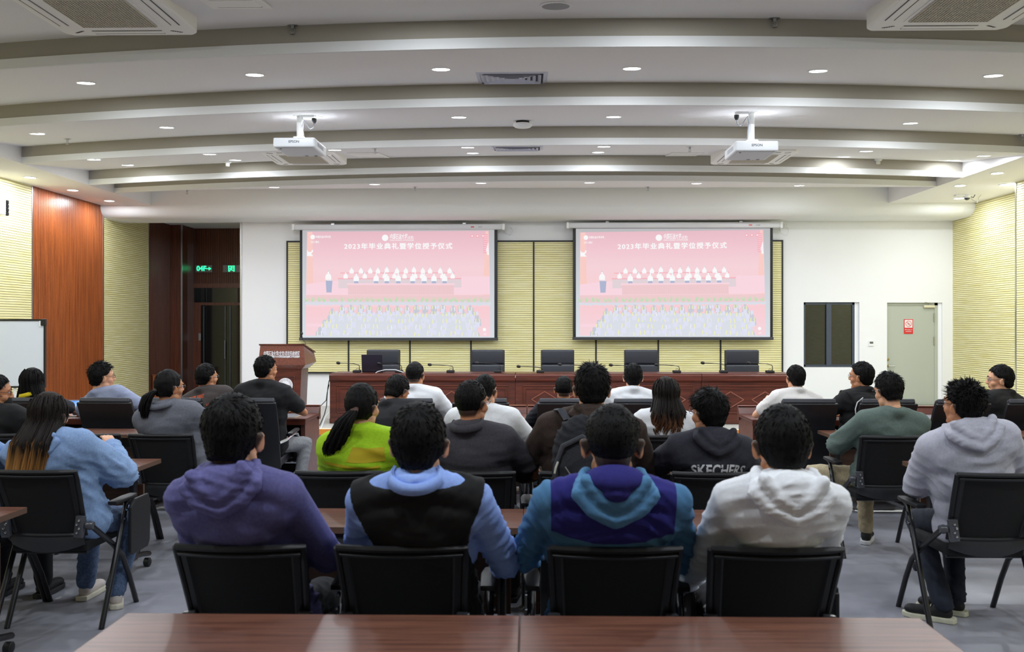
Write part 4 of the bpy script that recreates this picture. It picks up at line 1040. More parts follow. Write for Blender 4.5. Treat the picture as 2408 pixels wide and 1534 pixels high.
def cap(mb, a, b, ra, rb, n=12):
    a, b = Vector(a), Vector(b); d = b - a; L_ = max(d.length, 1e-5); t = d / L_
    pts, rs = [], []
    for k in (0, 1, 2, 3):
        th = PI / 2 * k / 3.; pts.append(a - t * ra * math.cos(th)); rs.append(max(ra * math.sin(th), .001))
    for k in (3, 2, 1, 0):
        th = PI / 2 * k / 3.; pts.append(b + t * rb * math.cos(th)); rs.append(max(rb * math.sin(th), .001))
    mb.tube(pts, rs, n)
def remesh(mb, voxel, smooth=4, fac=.5):
    me = bpy.data.meshes.new('tmp'); me.from_pydata(mb.v, [], mb.f)
    o = bpy.data.objects.new('tmp', me); col.objects.link(o)
    m = o.modifiers.new('r', 'REMESH'); m.mode = 'VOXEL'; m.voxel_size = voxel
    if smooth:
        s = o.modifiers.new('s', 'SMOOTH'); s.factor = fac; s.iterations = smooth
    dg = bpy.context.evaluated_depsgraph_get(); ev = o.evaluated_get(dg); em = ev.to_mesh()
    nv = len(em.vertices); co = np.empty(nv * 3); em.vertices.foreach_get('co', co); co = co.reshape(-1, 3)
    nm = np.empty(nv * 3); em.vertices.foreach_get('normal', nm); nm = nm.reshape(-1, 3)
    fs = [tuple(p.vertices) for p in em.polygons]
    ev.to_mesh_clear(); bpy.data.objects.remove(o); bpy.data.meshes.remove(me)
    return co, nm, fs
def to_obj(name, co, fs, mats, parent, mi=None, attr=None):
    me = bpy.data.meshes.new(name); me.from_pydata([tuple(c) for c in co], [], fs)
    for m in (mats if isinstance(mats, (list, tuple)) else [mats]): me.materials.append(m)
    if mi is not None: me.polygons.foreach_set('material_index', mi)
    me.polygons.foreach_set('use_smooth', [True] * len(me.polygons))
    if attr is not None:
        at = me.attributes.new('shade', 'FLOAT', 'POINT'); at.data.foreach_set('value', np.asarray(attr, dtype=np.float32))
    o = bpy.data.objects.new(name, me); col.objects.link(o); o.parent = parent
    return o
def folds(co, seed, amp=.006, freq=1.):
    r = np.random.RandomState(seed); d = np.zeros(len(co))
    w = np.stack([np.sin(co @ (r.randn(3) * 9) + r.rand() * 6) for _ in range(3)], 1) * .05
    for k in range(6):
        dr = r.randn(3) * .7; dr[2] += np.sign(dr[2]) * 1.3; dr /= np.linalg.norm(dr)
        f = (48 + 44 * r.rand()) * freq
        ph = ((co + w) @ dr) * f + r.rand() * 6
        env = np.clip(np.sin(co @ (r.randn(3) * 7) + r.rand() * 6), 0, 1)
        d += (1 - np.abs(np.sin(ph))) ** 2 * env
    d -= d.mean()
    return d * amp
def skinmat(name, rgb):
    if name in MATS: return MATS[name]
    m = mat(name, rgb, .5); nt = m.node_tree; b = nt.nodes['Principled BSDF']
    b.inputs['Subsurface Weight'].default_value = .12; b.inputs['Subsurface Radius'].default_value = (.02, .008, .004); b.inputs['Subsurface Scale'].default_value = .3
    at = nt.nodes.new('ShaderNodeAttribute'); at.attribute_name = 'shade'
    mx = nt.nodes.new('ShaderNodeMix'); mx.data_type = 'RGBA'; c = lin(rgb)
    mx.inputs['A'].default_value = c + (1,); mx.inputs['B'].default_value = lin((34, 28, 26)) + (1,)
    nz = nt.nodes.new('ShaderNodeTexNoise'); nz.inputs['Scale'].default_value = 14
    m2 = nt.nodes.new('ShaderNodeMix'); m2.data_type = 'RGBA'; m2.inputs['A'].default_value = c + (1,); m2.inputs['B'].default_value = (min(1, c[0] * 1.08), c[1] * .82, c[2] * .78, 1)
    nt.links.new(nz.outputs['Fac'], m2.inputs['Factor']); nt.links.new(m2.outputs['Result'], mx.inputs['A'])
    nt.links.new(at.outputs['Fac'], mx.inputs['Factor']); nt.links.new(mx.outputs['Result'], b.inputs['Base Color'])
    return m
SK1 = skinmat('skin light', (216, 170, 136)); SK2 = skinmat('skin tan', (190, 138, 100))
M_LIPS = mat('lips', (176, 104, 96), .5)
M_EYEW = mat('eye white', (236, 232, 228), .3); M_IRIS = mat('iris', (30, 20, 16), .2)
def hairmat(name, rgb, rgb2, rough=.42):
    return mat(name, rgb, .62, rgb2=rgb2, nscale=60, nstretch=(1, 1, .15), bump=.25, spec=.18)
H_BLK = hairmat('black hair', (9, 8, 9), (17, 15, 15)); H_BRN = hairmat('dark brown hair', (24, 17, 14), (40, 28, 22))
def dyed(name, base, tip, z0, z1):
    m = bpy.data.materials.get(name)
    if m: return m
    m = mat(name, base, .55, spec=.25); nt = m.node_tree; b = nt.nodes['Principled BSDF']
    at = nt.nodes.new('ShaderNodeAttribute'); at.attribute_name = 'shade'; cr = nt.nodes.new('ShaderNodeValToRGB')
    cr.color_ramp.elements[0].position = z0; cr.color_ramp.elements[0].color = lin(base) + (1,)
    cr.color_ramp.elements[1].position = z1; cr.color_ramp.elements[1].color = lin(tip) + (1,)
    nt.links.new(at.outputs['Fac'], cr.inputs[0]); nt.links.new(cr.outputs[0], b.inputs['Base Color']); return m

# ---- generic head (local: centre of head, facing +Y)
def _head_proto(w=1.):
    m = MB()
    ell(m, (0, -.014, .026), (.076, .094, .094)); ell(m, (0, .028, .018), (.066, .066, .078)); ell(m, (0, .030, -.035), (.058, .060, .078))
    ell(m, (0, .046, -.088), (.040, .036, .034)); ell(m, (0, -.03, -.03), (.059, .064, .060))
    for s in (-1, 1):
        ell(m, (s * .04, .05, -.03), (.024, .030, .026)); ell(m, (s * .046, .012, -.072), (.018, .034, .028))
        ell(m, (s * .086, -.010, -.016), (.009, .021, .033), Matrix.Rotation(s * -.45, 3, 'Z')); ell(m, (s * .090, -.016, .004), (.010, .017, .016), Matrix.Rotation(s * -.5, 3, 'Z')); ell(m, (s * .078, -.002, -.02), (.012, .014, .024))
        ell(m, (s * .028, .082, .026), (.024, .012, .008))
    cap(m, (0, .088, .022), (0, .104, -.020), .008, .012); ell(m, (0, .106, -.024), (.013, .011, .010))
    for s in (-1, 1): ell(m, (s * .012, .097, -.027), (.008, .009, .007))
    ell(m, (0, .084, -.050), (.024, .012, .008)); ell(m, (0, .082, -.062), (.022, .012, .008)); ell(m, (0, .074, -.098), (.02, .016, .014))
    cap(m, (0, -.020, -.05), (0, -.028, -.138), .053, .054)
    return remesh(m, .0063, 3, .45)
HEAD = _head_proto()
def _hand_proto(curl=.5):
    """relaxed right hand, wrist at origin, fingers along +Y, palm facing -Z, thumb on -X side"""
    m = MB(); cap(m, (0, -.03, 0), (0, .01, 0), .026, .026)
    for i, x in enumerate((-.026, -.009, .009, .025)): cap(m, (x * .7, .015, 0), (x, .075, -.002), .014, .0115, 8)
    for i, (x, l) in enumerate(((-.028, .9), (-.009, 1.), (.010, .94), (.027, .76))):
        a = Vector((x, .078, -.002)); ang = curl * .5
        for j, (ln, r0, r1) in enumerate(((.036, .0092, .0085), (.024, .0085, .0078), (.018, .0078, .0068))):
            d = Vector((x * .12, math.cos(ang), -math.sin(ang))) * ln * l; cap(m, a, a + d, r0, r1, 8); a = a + d; ang += curl * (.7 if j == 0 else .6)
    a = Vector((-.02, .02, -.006)); 
    for d, r0, r1 in (((-.026, .026, -.012), .014, .011), ((-.012, .028, -.010), .0105, .0095), ((-.002, .022, -.010), .0095, .0075)):
        cap(m, a, a + Vector(d), r0, r1, 8); a = a + Vector(d)
    return remesh(m, .0055, 2, .4)
HAND, FIST = _hand_proto(.45), _hand_proto(1.15)

def hmask(c, style):
    x, y, z = c[:, 0], c[:, 1], c[:, 2]
    nape = {'fade': -.048, 'short': -.078, 'full': -.088, 'woman': -.075, 'long': -.2}.get(style, -.078)
    zl = np.interp(y, [-.12, -.045, -.028, -.012, .02, .035, .055, .075], [nape, nape, -.06, .006, .014, .028, .060, .078])
    if style in ('long', 'woman'): zl = np.interp(y, [-.12, -.045, -.02, .0, .03, .05, .065, .085], [nape, nape, -.09, -.03, -.0, .035, .066, .082])
    return np.clip((z - zl) / .014, 0, 1)
def sstep(a, b, x): t = np.clip((x - a) / (b - a), 0, 1); return t * t * (3 - 2 * t)

def blades(base, dirs, lens, wid, segs=3, droop=None, rs=None):
    """array of tapering three sided tufts, returns verts, faces"""
    n = len(base); up = np.array([0, 0, 1.]); a = np.cross(dirs, up + rs.randn(n, 3) * .3); a /= np.linalg.norm(a, axis=1, keepdims=True) + 1e-9
    b = np.cross(dirs, a); vs = []; fs = []
    for k in range(segs + 1):
        t = k / segs; p = base + dirs * (lens * t)[:, None]
        if droop is not None: p = p + droop * (t * t)
        w = (wid * (1 - t) ** .7 + .0004)[:, None]
        for j in range(3):
            an = 2 * PI * j / 3; vs.append(p + (a * math.cos(an) + b * math.sin(an) * .6) * w)
    V = np.stack(vs, 1).reshape(-1, 3); m = (segs + 1) * 3
    for i in range(n):
        o = i * m
        for k in range(segs):
            for j in range(3):
                j2 = (j + 1) % 3; fs.append((o + 3 * k + j, o + 3 * k + j2, o + 3 * k + 3 + j2, o + 3 * k + 3 + j))
    return V, fs

def make_hair(h, M, k, parent, seed):
    """h: dict(style, vol, spike, mat, n, len). M head matrix, k head scale"""
    rs = np.random.RandomState(seed); st = h.get('style', 'short'); vol = h.get('vol', .012); m = MB()
    r = (.077 + vol, .095 + vol, .094 + vol * 1.25)
    ell(m, (0, -.014, .027), r)
    wd = h.get('wide', 0.)
    if wd: ell(m, (0, -.006, .045), (r[0] + wd, r[1], r[2] * .72))
    if h.get('top'): ell(m, (h.get('topx', 0), .012, .055 + h['top'] * .6), (.062 + wd, .075, .055 + h['top'] * .5))
    if st in ('fade',): ell(m, (0, -.032, -.030), (.060 + vol * .25, .068 + vol * .25, .06))
    else: ell(m, (0, -.038, -.032), (.058 + vol * .6, .063 + vol * .6, .064))
    if st == 'full' or st == 'woman': ell(m, (0, -.020, -.012), (.079 + vol * .8, .07, .06))
    co, nm, fs = remesh(m, .0074, 3, .5)
    mk = hmask(co, st)
    if st == 'fade': th = sstep(-.06, .03, co[:, 2]); co = co - nm * ((1 - th) * vol * .6)[:, None]
    # combed ridges that run away from the crown
    cr = np.array([0, -.055, .10]); dv = co - cr; az = np.arctan2(dv[:, 0], dv[:, 1]); rad = np.linalg.norm(dv, axis=1)
    rid = np.sin(az * 34 + rad * 40 + rs.rand() * 6) * .5 + np.sin(az * 61 + rad * 22) * .5 + np.sin(az * 17 - rad * 30)
    co = co + nm * (rid * .0011 * h.get('rough', 1.) * np.clip(rad / .05, 0, 1))[:, None]
    lump = np.sin(co @ (rs.randn(3) * 30)) * np.sin(co @ (rs.randn(3) * 26) + 2); co = co + nm * (lump * .0022 * h.get('rough', 1.))[:, None]
    co = co - nm * ((1 - mk) * (vol + .010))[:, None]
    fs2 = [f for f in fs if max(mk[i] for i in f) > .02]
    n = h.get('n', 600); idx = np.where((mk > .7))[0]; pk = idx[rs.randint(0, len(idx), n)]
    b0 = co[pk]; nn = nm[pk]; fl = b0 - cr; fl = fl - nn * np.sum(fl * nn, 1)[:, None]; fl /= np.linalg.norm(fl, axis=1, keepdims=True) + 1e-6
    sp = h.get('spike', .15); topw = sstep(-.02, .08, b0[:, 2])
    d = fl * (1 - sp * topw)[:, None] + nn * (.05 + sp * topw * 1.3)[:, None] + rs.randn(n, 3) * (.10 + .25 * sp)
    d /= np.linalg.norm(d, axis=1, keepdims=True); ln = h.get('len', .026) * (.6 + .7 * rs.rand(n)) * (.45 + .55 * topw)
    V, F = blades(b0 - d * .004, d, ln, h.get('tw', .0025) * (.6 + .8 * rs.rand(n)), 3, nn * (-.12 * ln)[:, None] if sp < .3 else None, rs)
    used_ = sorted({i for f in fs2 for i in f}); mp = {a: i for i, a in enumerate(used_)}
    co = co[used_]; fs2 = [tuple(mp[i] for i in f) for f in fs2]
    F = [tuple(i + len(co) for i in f) for f in F]; C = np.vstack([co, V]); FF = fs2 + F
    C = (np.c_[C * k, np.ones(len(C))] @ np.array(M).T)[:, :3]
    return to_obj('hair', C, FF, h.get('mat', H_BLK), parent, attr=np.zeros(len(C)))
def strands(name, paths, radius, parent, m, rs, wave=0., attr_pw=1.):
    """paths: array n x k x 3; each becomes a thin tapering lock"""
    n, K, _ = paths.shape; vs = []; at = []; d = np.gradient(paths, axis=1); d /= np.linalg.norm(d, axis=2, keepdims=True) + 1e-9
    rf = rs.randn(n, 1, 3); a = np.cross(d, np.repeat(rf, K, 1)); a /= np.linalg.norm(a, axis=2, keepdims=True) + 1e-9; b = np.cross(d, a)
    t = np.linspace(0, 1, K)[None, :, None]; w = radius * (np.sin(np.clip(t * .85 + .15, 0, 1) * PI) ** .6 * .9 + .1) * (.6 + .8 * rs.rand(n, 1, 1))
    w = w * np.where(t > .85, (1 - t) / .15 * .9 + .1, 1)
    R = [paths + (a * math.cos(2 * PI * j / 4) + b * math.sin(2 * PI * j / 4) * .6) * w for j in range(4)]
    V = np.stack(R, 2).reshape(-1, 3); fs = []
    for i in range(n):
        for k_ in range(K - 1):
            o = (i * K + k_) * 4
            for j in range(4): fs.append((o + j, o + (j + 1) % 4, o + 4 + (j + 1) % 4, o + 4 + j))
    att = np.repeat(np.repeat((np.linspace(0, 1, K)[None, :] ** attr_pw) * (.85 + .3 * rs.rand(n, 1)), 1, 0).reshape(-1), 4)
    return to_obj(name, V, fs, m, parent, attr=att)
def long_hair(M, k, parent, seed, length=.34, spread=.115, m=None, n=230, curl=0., back=.03, radius=.0075, sidex=0., clampz=0.):
    rs = np.random.RandomState(seed); K = 12; az = rs.uniform(-1.95, 1.95, n) + PI  # around the back
    z0 = rs.uniform(.02, .115, n); P0 = []
    for a, z in zip(az, z0):
        rr = math.sqrt(max(0, 1 - ((z - .027) / .105) ** 2)); P0.append((math.sin(a) * .087 * rr, math.cos(a) * .105 * rr - .014, z))
    P0 = np.array(P0); T = np.linspace(0, 1, K); Q_ = np.zeros((n, K, 3))
    for i in range(n):
        a = az[i]; L_ = length * rs.uniform(.82, 1.05)
        for j, t in enumerate(T):
            z = P0[i, 2] - t * (L_ + P0[i, 2] + .0)
            if z > -.02: rr = math.sqrt(max(.05, 1 - ((z - .027) / .108) ** 2)); x, y = math.sin(a) * .091 * rr, math.cos(a) * .108 * rr - .014
            else:
                u = min(1, (-.02 - z) / .12); w_ = .082 + (spread - .082) * u
                x, y = math.sin(a) * w_, math.cos(a) * (.098 - .03 * u) - .014 - back * u
            c_ = curl * max(0, t - .45) * 2
            Q_[i, j] = (x + sidex * t * t + c_ * math.sin(t * 14 + a * 3), y + c_ * .7 * math.cos(t * 14 + a * 5), z)
    Q_ += rs.randn(n, 1, 3) * .004
    Qw = (np.concatenate([Q_ * k, np.ones((n, K, 1))], 2) @ np.array(M).T)[:, :, :3]
    if clampz: Qw[:, :, 1] = np.where(Qw[:, :, 2] < clampz, np.maximum(Qw[:, :, 1], -.395), Qw[:, :, 1])
    return strands('long_hair', Qw, radius * k, parent, m, rs, attr_pw=1.)
def ponytail(M, k, parent, seed, pts, rad, m, n=110, tie=None):
    rs = np.random.RandomState(seed); K = 14; pts = np.array(pts, float)
    tt = np.linspace(0, 1, len(pts)); T = np.linspace(0, 1, K); C = np.stack([np.interp(T, tt, pts[:, i]) for i in range(3)], 1)
    for _ in range(3): C[1:-1] = (C[:-2] + C[1:-1] * 2 + C[2:]) / 4
    R_ = np.interp(T, np.linspace(0, 1, len(rad)), rad); an = rs.uniform(0, 2 * PI, n); q = np.sqrt(rs.rand(n))
    Q_ = np.zeros((n, K, 3))
    for j in range(K):
        Q_[:, j, 0] = C[j, 0] + np.cos(an) * q * R_[j] * (1 + .1 * rs.randn(n)); Q_[:, j, 1] = C[j, 1] + np.sin(an) * q * R_[j] * .8; Q_[:, j, 2] = C[j, 2] - T[j] * rs.uniform(0, .03, n)
    Qw = (np.concatenate([Q_ * k, np.ones((n, K, 1))], 2) @ np.array(M).T)[:, :, :3]
    o = strands('ponytail', Qw, .007 * k, parent, m, rs)
    if tie:
        c = M @ (Vector(pts[0]) * k); mm = MB().lathe([(rad[0] * k * .9, -.008), (rad[0] * k * 1.15, 0), (rad[0] * k * .9, .008)], 14, c, (M.to_3x3() @ Matrix.Rotation(1.0, 3, 'X')))
        mm.build('hair_tie', tie, parent, smooth=True)
    return o

CLOTH = {}
def cloth(rgb, rgb2=None, rough=.9, sheen=.0):
    key = 'cloth %d %d %d' % tuple(rgb)
    return mat(key, rgb, rough, rgb2=rgb2, nscale=90, bump=.12, bscale=350, sheen=sheen)
DARKT = cloth((26, 27, 32)); JEANS = cloth((74, 92, 124), (96, 116, 148)); DENIM = cloth((128, 156, 200), (142, 170, 212)); KHAKI = cloth((164, 150, 120), (178, 164, 134)); GREYT = cloth((120, 122, 126), (136, 138, 142))

def chair_limit(chair):
    """front surface of the chair back the person leans on, in the person's own frame"""
    if chair[1] > 8.0:
        dy = 8.42 - chair[1]
        return lambda z, x=0.: np.interp(z, [.40, .55, .75, .90, 1.0, 1.04], [-.175, -.215, -.25, -.30, -.35, -.42]) + dy, 1.02
    dy = min(CY.values(), key=lambda v: abs(v - chair[1])) - chair[1]
    def lim(z, x=0.):
        f = np.clip((z - .52) / .37, -.3, 1.1); u = np.clip(np.abs(x) / .22, 0, 1)
        return -.23 - .14 * f - .015 * f * f - .035 * (1 - u * u) + dy
    return lim, .90
CY = {'A': 3.52, 'B': 5.12, 'C': 6.71, 'D': 8.42}
def lean(co, chair, gap, hw=.285):
    lim, zt = chair_limit(chair); z = co[:, 2]; x = np.abs(co[:, 0])
    l = lim(z, x) + gap; ok = (z < zt + .04) & (x < hw) & (z > .40)
    w = np.clip((zt + .04 - z) / .05, 0, 1) * np.clip((hw - x) / .03, 0, 1)
    co[:, 1] = np.where(ok & (co[:, 1] < l), co[:, 1] * (1 - w) + l * w, co[:, 1])
    return co
def person(label, chair, rz, top, Yh, k=1., sh=.182, bulk=1., yaw=0., pitch=0., roll=0., arms=('lap', 'lap'), shirt=None, slv='tee', pants=None, legs=None,
           hair=None, skin=SK1, hood=None, collar=None, vest=None, seed=1, loose=.0, foldamp=.009, yoke=None, shoes=None, group='students seated in the hall', fade=False, eyes=True, fist=False, hunch=0., neckf=0., near=False, tilt=0., neckup=0., neck=0.):
    """chair: (X, Y) floor point of the seat, top: photo pixel of the crown, Yh: its depth"""
    root = thing('person', label, 'person', (chair[0], chair[1], 0), rz, group)
    Ri = Matrix.Rotation(-rz, 3, 'Z')
    ht = P(top[0], top[1], Y=Yh); loc = Ri @ (ht - Vector((chair[0], chair[1], 0)))
    hv = (hair or {}).get('vol', .012) * .8 + (hair or {}).get('top', 0) * .9 + (hair or {}).get('len', .02) * (hair or {}).get('spike', .1) * .7
    Rh = (Matrix.Rotation(yaw, 3, 'Z') @ Matrix.Rotation(roll, 3, 'Y') @ Matrix.Rotation(pitch, 3, 'X'))
    hc = loc - Rh @ Vector((0, -.01, (.121 + hv) * k))          # head centre
    M = Matrix.Translation(hc) @ Rh.to_4x4()
    nb = hc + Rh @ Vector((0, -.034, -(neck or (.104 if near else (.115 if hood else .130))))) * k + Vector((0, -.0 + neckf, -.012))
    nb.z = min(nb.z, hc.z - .085)
    Pv = Vector((tilt * 0., -.075, .555)); a = nb - Pv; L_ = a.length; u = a / L_
    xr = Vector((1, 0, 0)); xr = (xr - u * xr.dot(u)).normalized(); f = u.cross(xr) * -1
    if f.y < 0: f = -f
    if tilt: xr = (Matrix.Rotation(tilt, 3, f) @ xr).normalized()
    T3 = Matrix((xr, f, u)).transposed()
    def tp(x, y, l): return Pv + xr * x + f * y + u * (L_ * l)
    def torso(m, t, hem=True, arm_to=None, up=0.):
        b = bulk
        ell(m, tp(0, .0, .02), (.172 * b + t, .125 * b + t, .13 + t), T3); ell(m, tp(0, .0, .26), (.160 * b + t, .118 * b + t, .15 + t), T3)
        ell(m, tp(0, -.005 - hunch * .5, .52), (.165 * b + t + (sh - .18) * .5, .116 * b + t, .16 + t), T3)
        ell(m, tp(0, -.012 - hunch, .72), (.160 * b + t + (sh - .18) * .9, .108 + t, .115 + t), T3)
        for s in (-1, 1):
            cap(m, tp(s * (sh - .045), -.012 - hunch, .80), tp(s * .05, -.012 - hunch, .82), .074 + t, .085 + t)
            cap(m, tp(s * (sh - .02), -.008 - hunch * .6, .895), tp(s * .035, -.012, 1.0 + up), .050 + t, .046 * k + t * .7)
            ell(m, tp(s * (sh - .004), -.005, .865), (.056 + t, .056 + t, .062 + t), T3)
        if t > 0:
            for j in range(10):
                a0, a1 = PI * 2 * j / 10, PI * 2 * (j + 1) / 10; rr_ = .047 * k
                q0_, q1_ = [tp(math.cos(a_) * rr_, math.sin(a_) * rr_ * .9 - .012, .985) + u * (.030 + neckup - .018 * math.sin(a_)) for a_ in (a0, a1)]
                cap(m, q0_, q1_, .024 * k + t * .3, .024 * k + t * .3, 8)
    Sh = [tp(s * sh, -.002, .86) for s in (-1, 1)]; El, Wr = [], []
    for i, s in enumerate((-1, 1)):
        sp = arms[i]
        dflt = {'lap': ((s * .26, .02, .70), (s * .10, .20, .64)), 'table': ((s * .27, .16, .79), (s * .10, .37, .80)), 'arm': ((s * .285, -.06, .72), (s * .20, .18, .70)),
                'wide': ((s * .36, .05, .76), (s * .16, .26, .78)), 'down': ((s * .25, -.08, .72), (s * .17, .12, .58))}
        e_, w_ = dflt[sp] if isinstance(sp, str) else sp
        e_, w_ = Vector(e_), Vector(w_); S_ = Sh[i]
        d1 = e_ - S_; e_ = S_ + d1.normalized() * max(.26, min(d1.length, .325 * k)); d2 = w_ - e_; w_ = e_ + d2.normalized() * max(.22, min(d2.length, .27))
        El.append(e_); Wr.append(w_)
    lg = legs or {}
    Kn = [Vector(lg.get('kl', (-.12, .33, .52))), Vector(lg.get('kr', (.12, .33, .52)))]
    An = [Vector(lg.get('al', (-.13, .34, .10))), Vector(lg.get('ar', (.13, .34, .10)))]
    # body: one continuous skin surface (arms, torso, legs), with the head and hands carried on it
    m = MB(); torso(m, -.014); up_n = hc + Rh @ Vector((0, -.04, -.13)) * k
    cap(m, tp(0, .0, .93), up_n, .054 * k, .054 * k)
    for i in (0, 1):
        cap(m, Sh[i], El[i], .043, .036); cap(m, El[i], Wr[i], .036, .024)
        hip = Pv + Vector(((-1, 1)[i] * .09, .02, -.0)); cap(m, hip, Kn[i], .072, .05); cap(m, Kn[i], An[i], .05, .036)
    bc, bn, bf = remesh(m, .016, 5, .5); bc = lean(bc, chair, .03)
    sh_ = np.zeros(len(bc)); V = [bc]; F = list(bf); A = [sh_]
    H = HEAD[0].copy(); st = (hair or {}).get('style', 'short')
    hm = hmask(H, 'full' if st != 'long' else 'woman')
    stub = hm * (1 - sstep(.0, .1, H[:, 2]) * 0); lo = sstep(-.098 if fade else -.083, -.055, H[:, 2])
    sa = np.clip(hm * lo, 0, 1) * .93
    Hn = H * k; Hw = (np.c_[Hn, np.ones(len(Hn))] @ np.array(M).T)[:, :3]
    o_ = sum(len(v) for v in V); V.append(Hw); A.append(sa); F += [tuple(i + o_ for i in q) for q in HEAD[2]]; nf0 = len(bf); nfh = len(HEAD[2])
    hp = FIST if fist else HAND
    for i in (0, 1):
        d = (Wr[i] - El[i]).normalized(); s = (-1, 1)[i]; zz = Vector((0, 0, 1)) if abs(d.z) < .8 else Vector((-s, 0, 0)); xx = d.cross(zz).normalized(); zz = xx.cross(d)
        Rm = Matrix((xx, d, zz)).transposed(); hcv = hp[0].copy() * .96
        if s < 0: hcv[:, 0] *= -1
        hw = hcv @ np.array(Rm).T + np.array(Wr[i]); o_ = sum(len(v) for v in V); V.append(hw); A.append(np.zeros(len(hw)))
        F += [tuple(j + o_ for j in (q if s > 0 else q[::-1])) for q in hp[2]]
    V = np.vstack(V); A = np.concatenate(A)
    mi = np.zeros(len(F), int)
    lip = np.zeros(len(H), bool); lip |= (np.abs(H[:, 0]) < .023) & (H[:, 1] > .080) & (H[:, 2] < -.046) & (H[:, 2] > -.069)
    for j, q in enumerate(HEAD[2]):
        if all(lip[i] for i in q): mi[nf0 + j] = 1
    to_obj('body', V, F, [skin, M_LIPS], root, mi, A)
    if eyes:
        for s in (-1, 1):
            e = MB(); ell(e, M @ (Vector((s * .030, .0765, .008)) * k), (.0125 * k, .0125 * k, .0095 * k), Rh); eo = e.build('eye', M_EYEW, root, smooth='all')
            e = MB(); ell(e, M @ (Vector((s * .030, .0862, .0075)) * k), (.0060 * k, .0034 * k, .0066 * k), Rh); e.build('iris', M_IRIS, eo, smooth='all')
            b = MB().tube([M @ (Vector((s * x, y, z)) * k) for x, y, z in ((.014, .094, .030), (.030, .091, .035), (.046, .080, .030))], [.003 * k, .0034 * k, .0018 * k], 6)
            b.build('eyebrow', H_BLK, root, smooth='all')
    # shirt
    t = .016 + loose; m = MB(); torso(m, t)
    long_ = slv == 'long'
    for i in (0, 1):
        S_, E_, W_ = Sh[i], El[i], Wr[i]
        if slv == 'none': continue
        fr = 1. if long_ else .62
        e2 = S_ + (E_ - S_) * fr
        cap(m, S_, e2, .050 + t, (.044 + t + loose * .3) if long_ else .050 + t * .8)
        if long_: cap(m, E_, E_ + (W_ - E_) * .93, .044 + t * .95, .032 + t * .7)
    vx = .0098 if near else .0138
    co, nm, fs = remesh(m, vx, 5, .5)
    # keep the hem clear of the seat
    z_ = co[:, 2]; dsp = folds(co, seed, foldamp * (.85 if near else .85), 1. if near else .62); low = .35 + .65 * (1 - sstep(.75, 1.05, z_))
    co = lean(co + nm * (dsp * low)[:, None], chair, .014)
    if shirt:
        if yoke:      # yoke: dark upper block between the sleeves
            rel = co - np.array(Pv); xa = rel @ np.array(xr); la = rel @ np.array(u) / L_
            dist = np.minimum((la - yoke[1]) * L_ + .008 * np.cos(xa * 12), yoke[2] - np.abs(xa) + .02 * (la - .8))
            so_ = to_obj('shirt', co, fs, yoke[0], root, attr=np.clip(.5 + dist / .06, 0, 1))
        else: so_ = to_obj('shirt', co, fs, shirt, root)
    if vest:
        m = MB(); torso(m, t + .011)
        for i in (0, 1): cap(m, Sh[i], Sh[i] + (El[i] - Sh[i]) * .4, .050 + t + .010, .05 + t + .008)
        vc, vn, vf = remesh(m, .010, 5, .5)
        rel = vc - np.array(Pv); xa = np.abs(rel @ np.array(xr)); la = rel @ np.array(u) / L_
        edge = sh + .010 + .045 * np.clip((la - .8) / .2, 0, 1) - .03 * np.clip(1 - np.abs(la - .62) / .25, 0, 1)
        mk = np.clip((edge - xa) / .012, 0, 1) * np.clip((1.045 - la) / .03, 0, 1)
        vc = vc + vn * (folds(vc, seed, foldamp * .5) * (.35 + .65 * (1 - sstep(.75, 1.05, vc[:, 2]))) - (1 - mk) * .030)[:, None]
        vf = [q for q in vf if max(mk[i] for i in q) > .01]
        vc = lean(vc, chair, .004)
        to_obj('vest', vc, vf, vest, root)
    if collar:
        m = MB(); n = 22; cc = M.to_3x3(); rr_ = .074 * k + loose * .5
        base = tp(0, -.014, .985) + u * .034
        for (z0, z1, g0, g1) in ((-.012, .030, 1.10, .98), (.030, -.004, .98, 1.24)):
            vs = []
            for j in range(n + 1):
                an = PI * (-.12 + 1.24 * j / n) + PI; cx_, sy = math.cos(an), math.sin(an)
                for zz_, g in ((z0, g0), (z1, g1)): vs.append(base + xr * (cx_ * rr_ * g) + f * (sy * rr_ * g * .95) + u * (zz_ - (.012 if g > 1.3 else 0)))
            m.add(vs, [(2 * j, 2 * j + 1, 2 * j + 3, 2 * j + 2) for j in range(n)])
        o = m.build('collar', collar, root, smooth='all', fix=False); sd = o.modifiers.new('s', 'SOLIDIFY'); sd.thickness = .005; sd.offset = 1
    if hood:
        m = MB(); hs = hood.get('s', 1.); b0 = tp(0, -.02 - hunch, .97) + u * hood.get('z', .035); dx_ = hood.get('dx', 0.)
        def hp_(x, y, z): return b0 + xr * ((x + (dx_ * max(0, -z) / .2)) * hs) + f * (y * hs) + u * (z * hs)
        path = [(-.085, .045, .000), (-.104, -.02, .006), (-.116, -.066, .004), (-.075, -.096, -.032), (0, -.110, -.066), (.075, -.096, -.032), (.116, -.066, .004), (.104, -.02, .006), (.085, .045, .000)]
        for p, q in zip(path[:-1], path[1:]): cap(m, hp_(*p), hp_(*q), .023 * hs, .023 * hs)
        for p, q in (((-.09, -.05, .045), (-.045, -.085, -.0)), ((-.045, -.085, -.0), (0, -.092, -.025)), ((0, -.092, -.025), (.045, -.085, -.0)), ((.045, -.085, -.0), (.09, -.05, .045))): cap(m, hp_(*p), hp_(*q), .022 * hs, .022 * hs)
        ell(m, hp_(0, -.072, -.015), (.100 * hs, .030 * hs, .048 * hs), T3); ell(m, hp_(0, -.03, .015), (.10 * hs, .055 * hs, .045 * hs), T3)
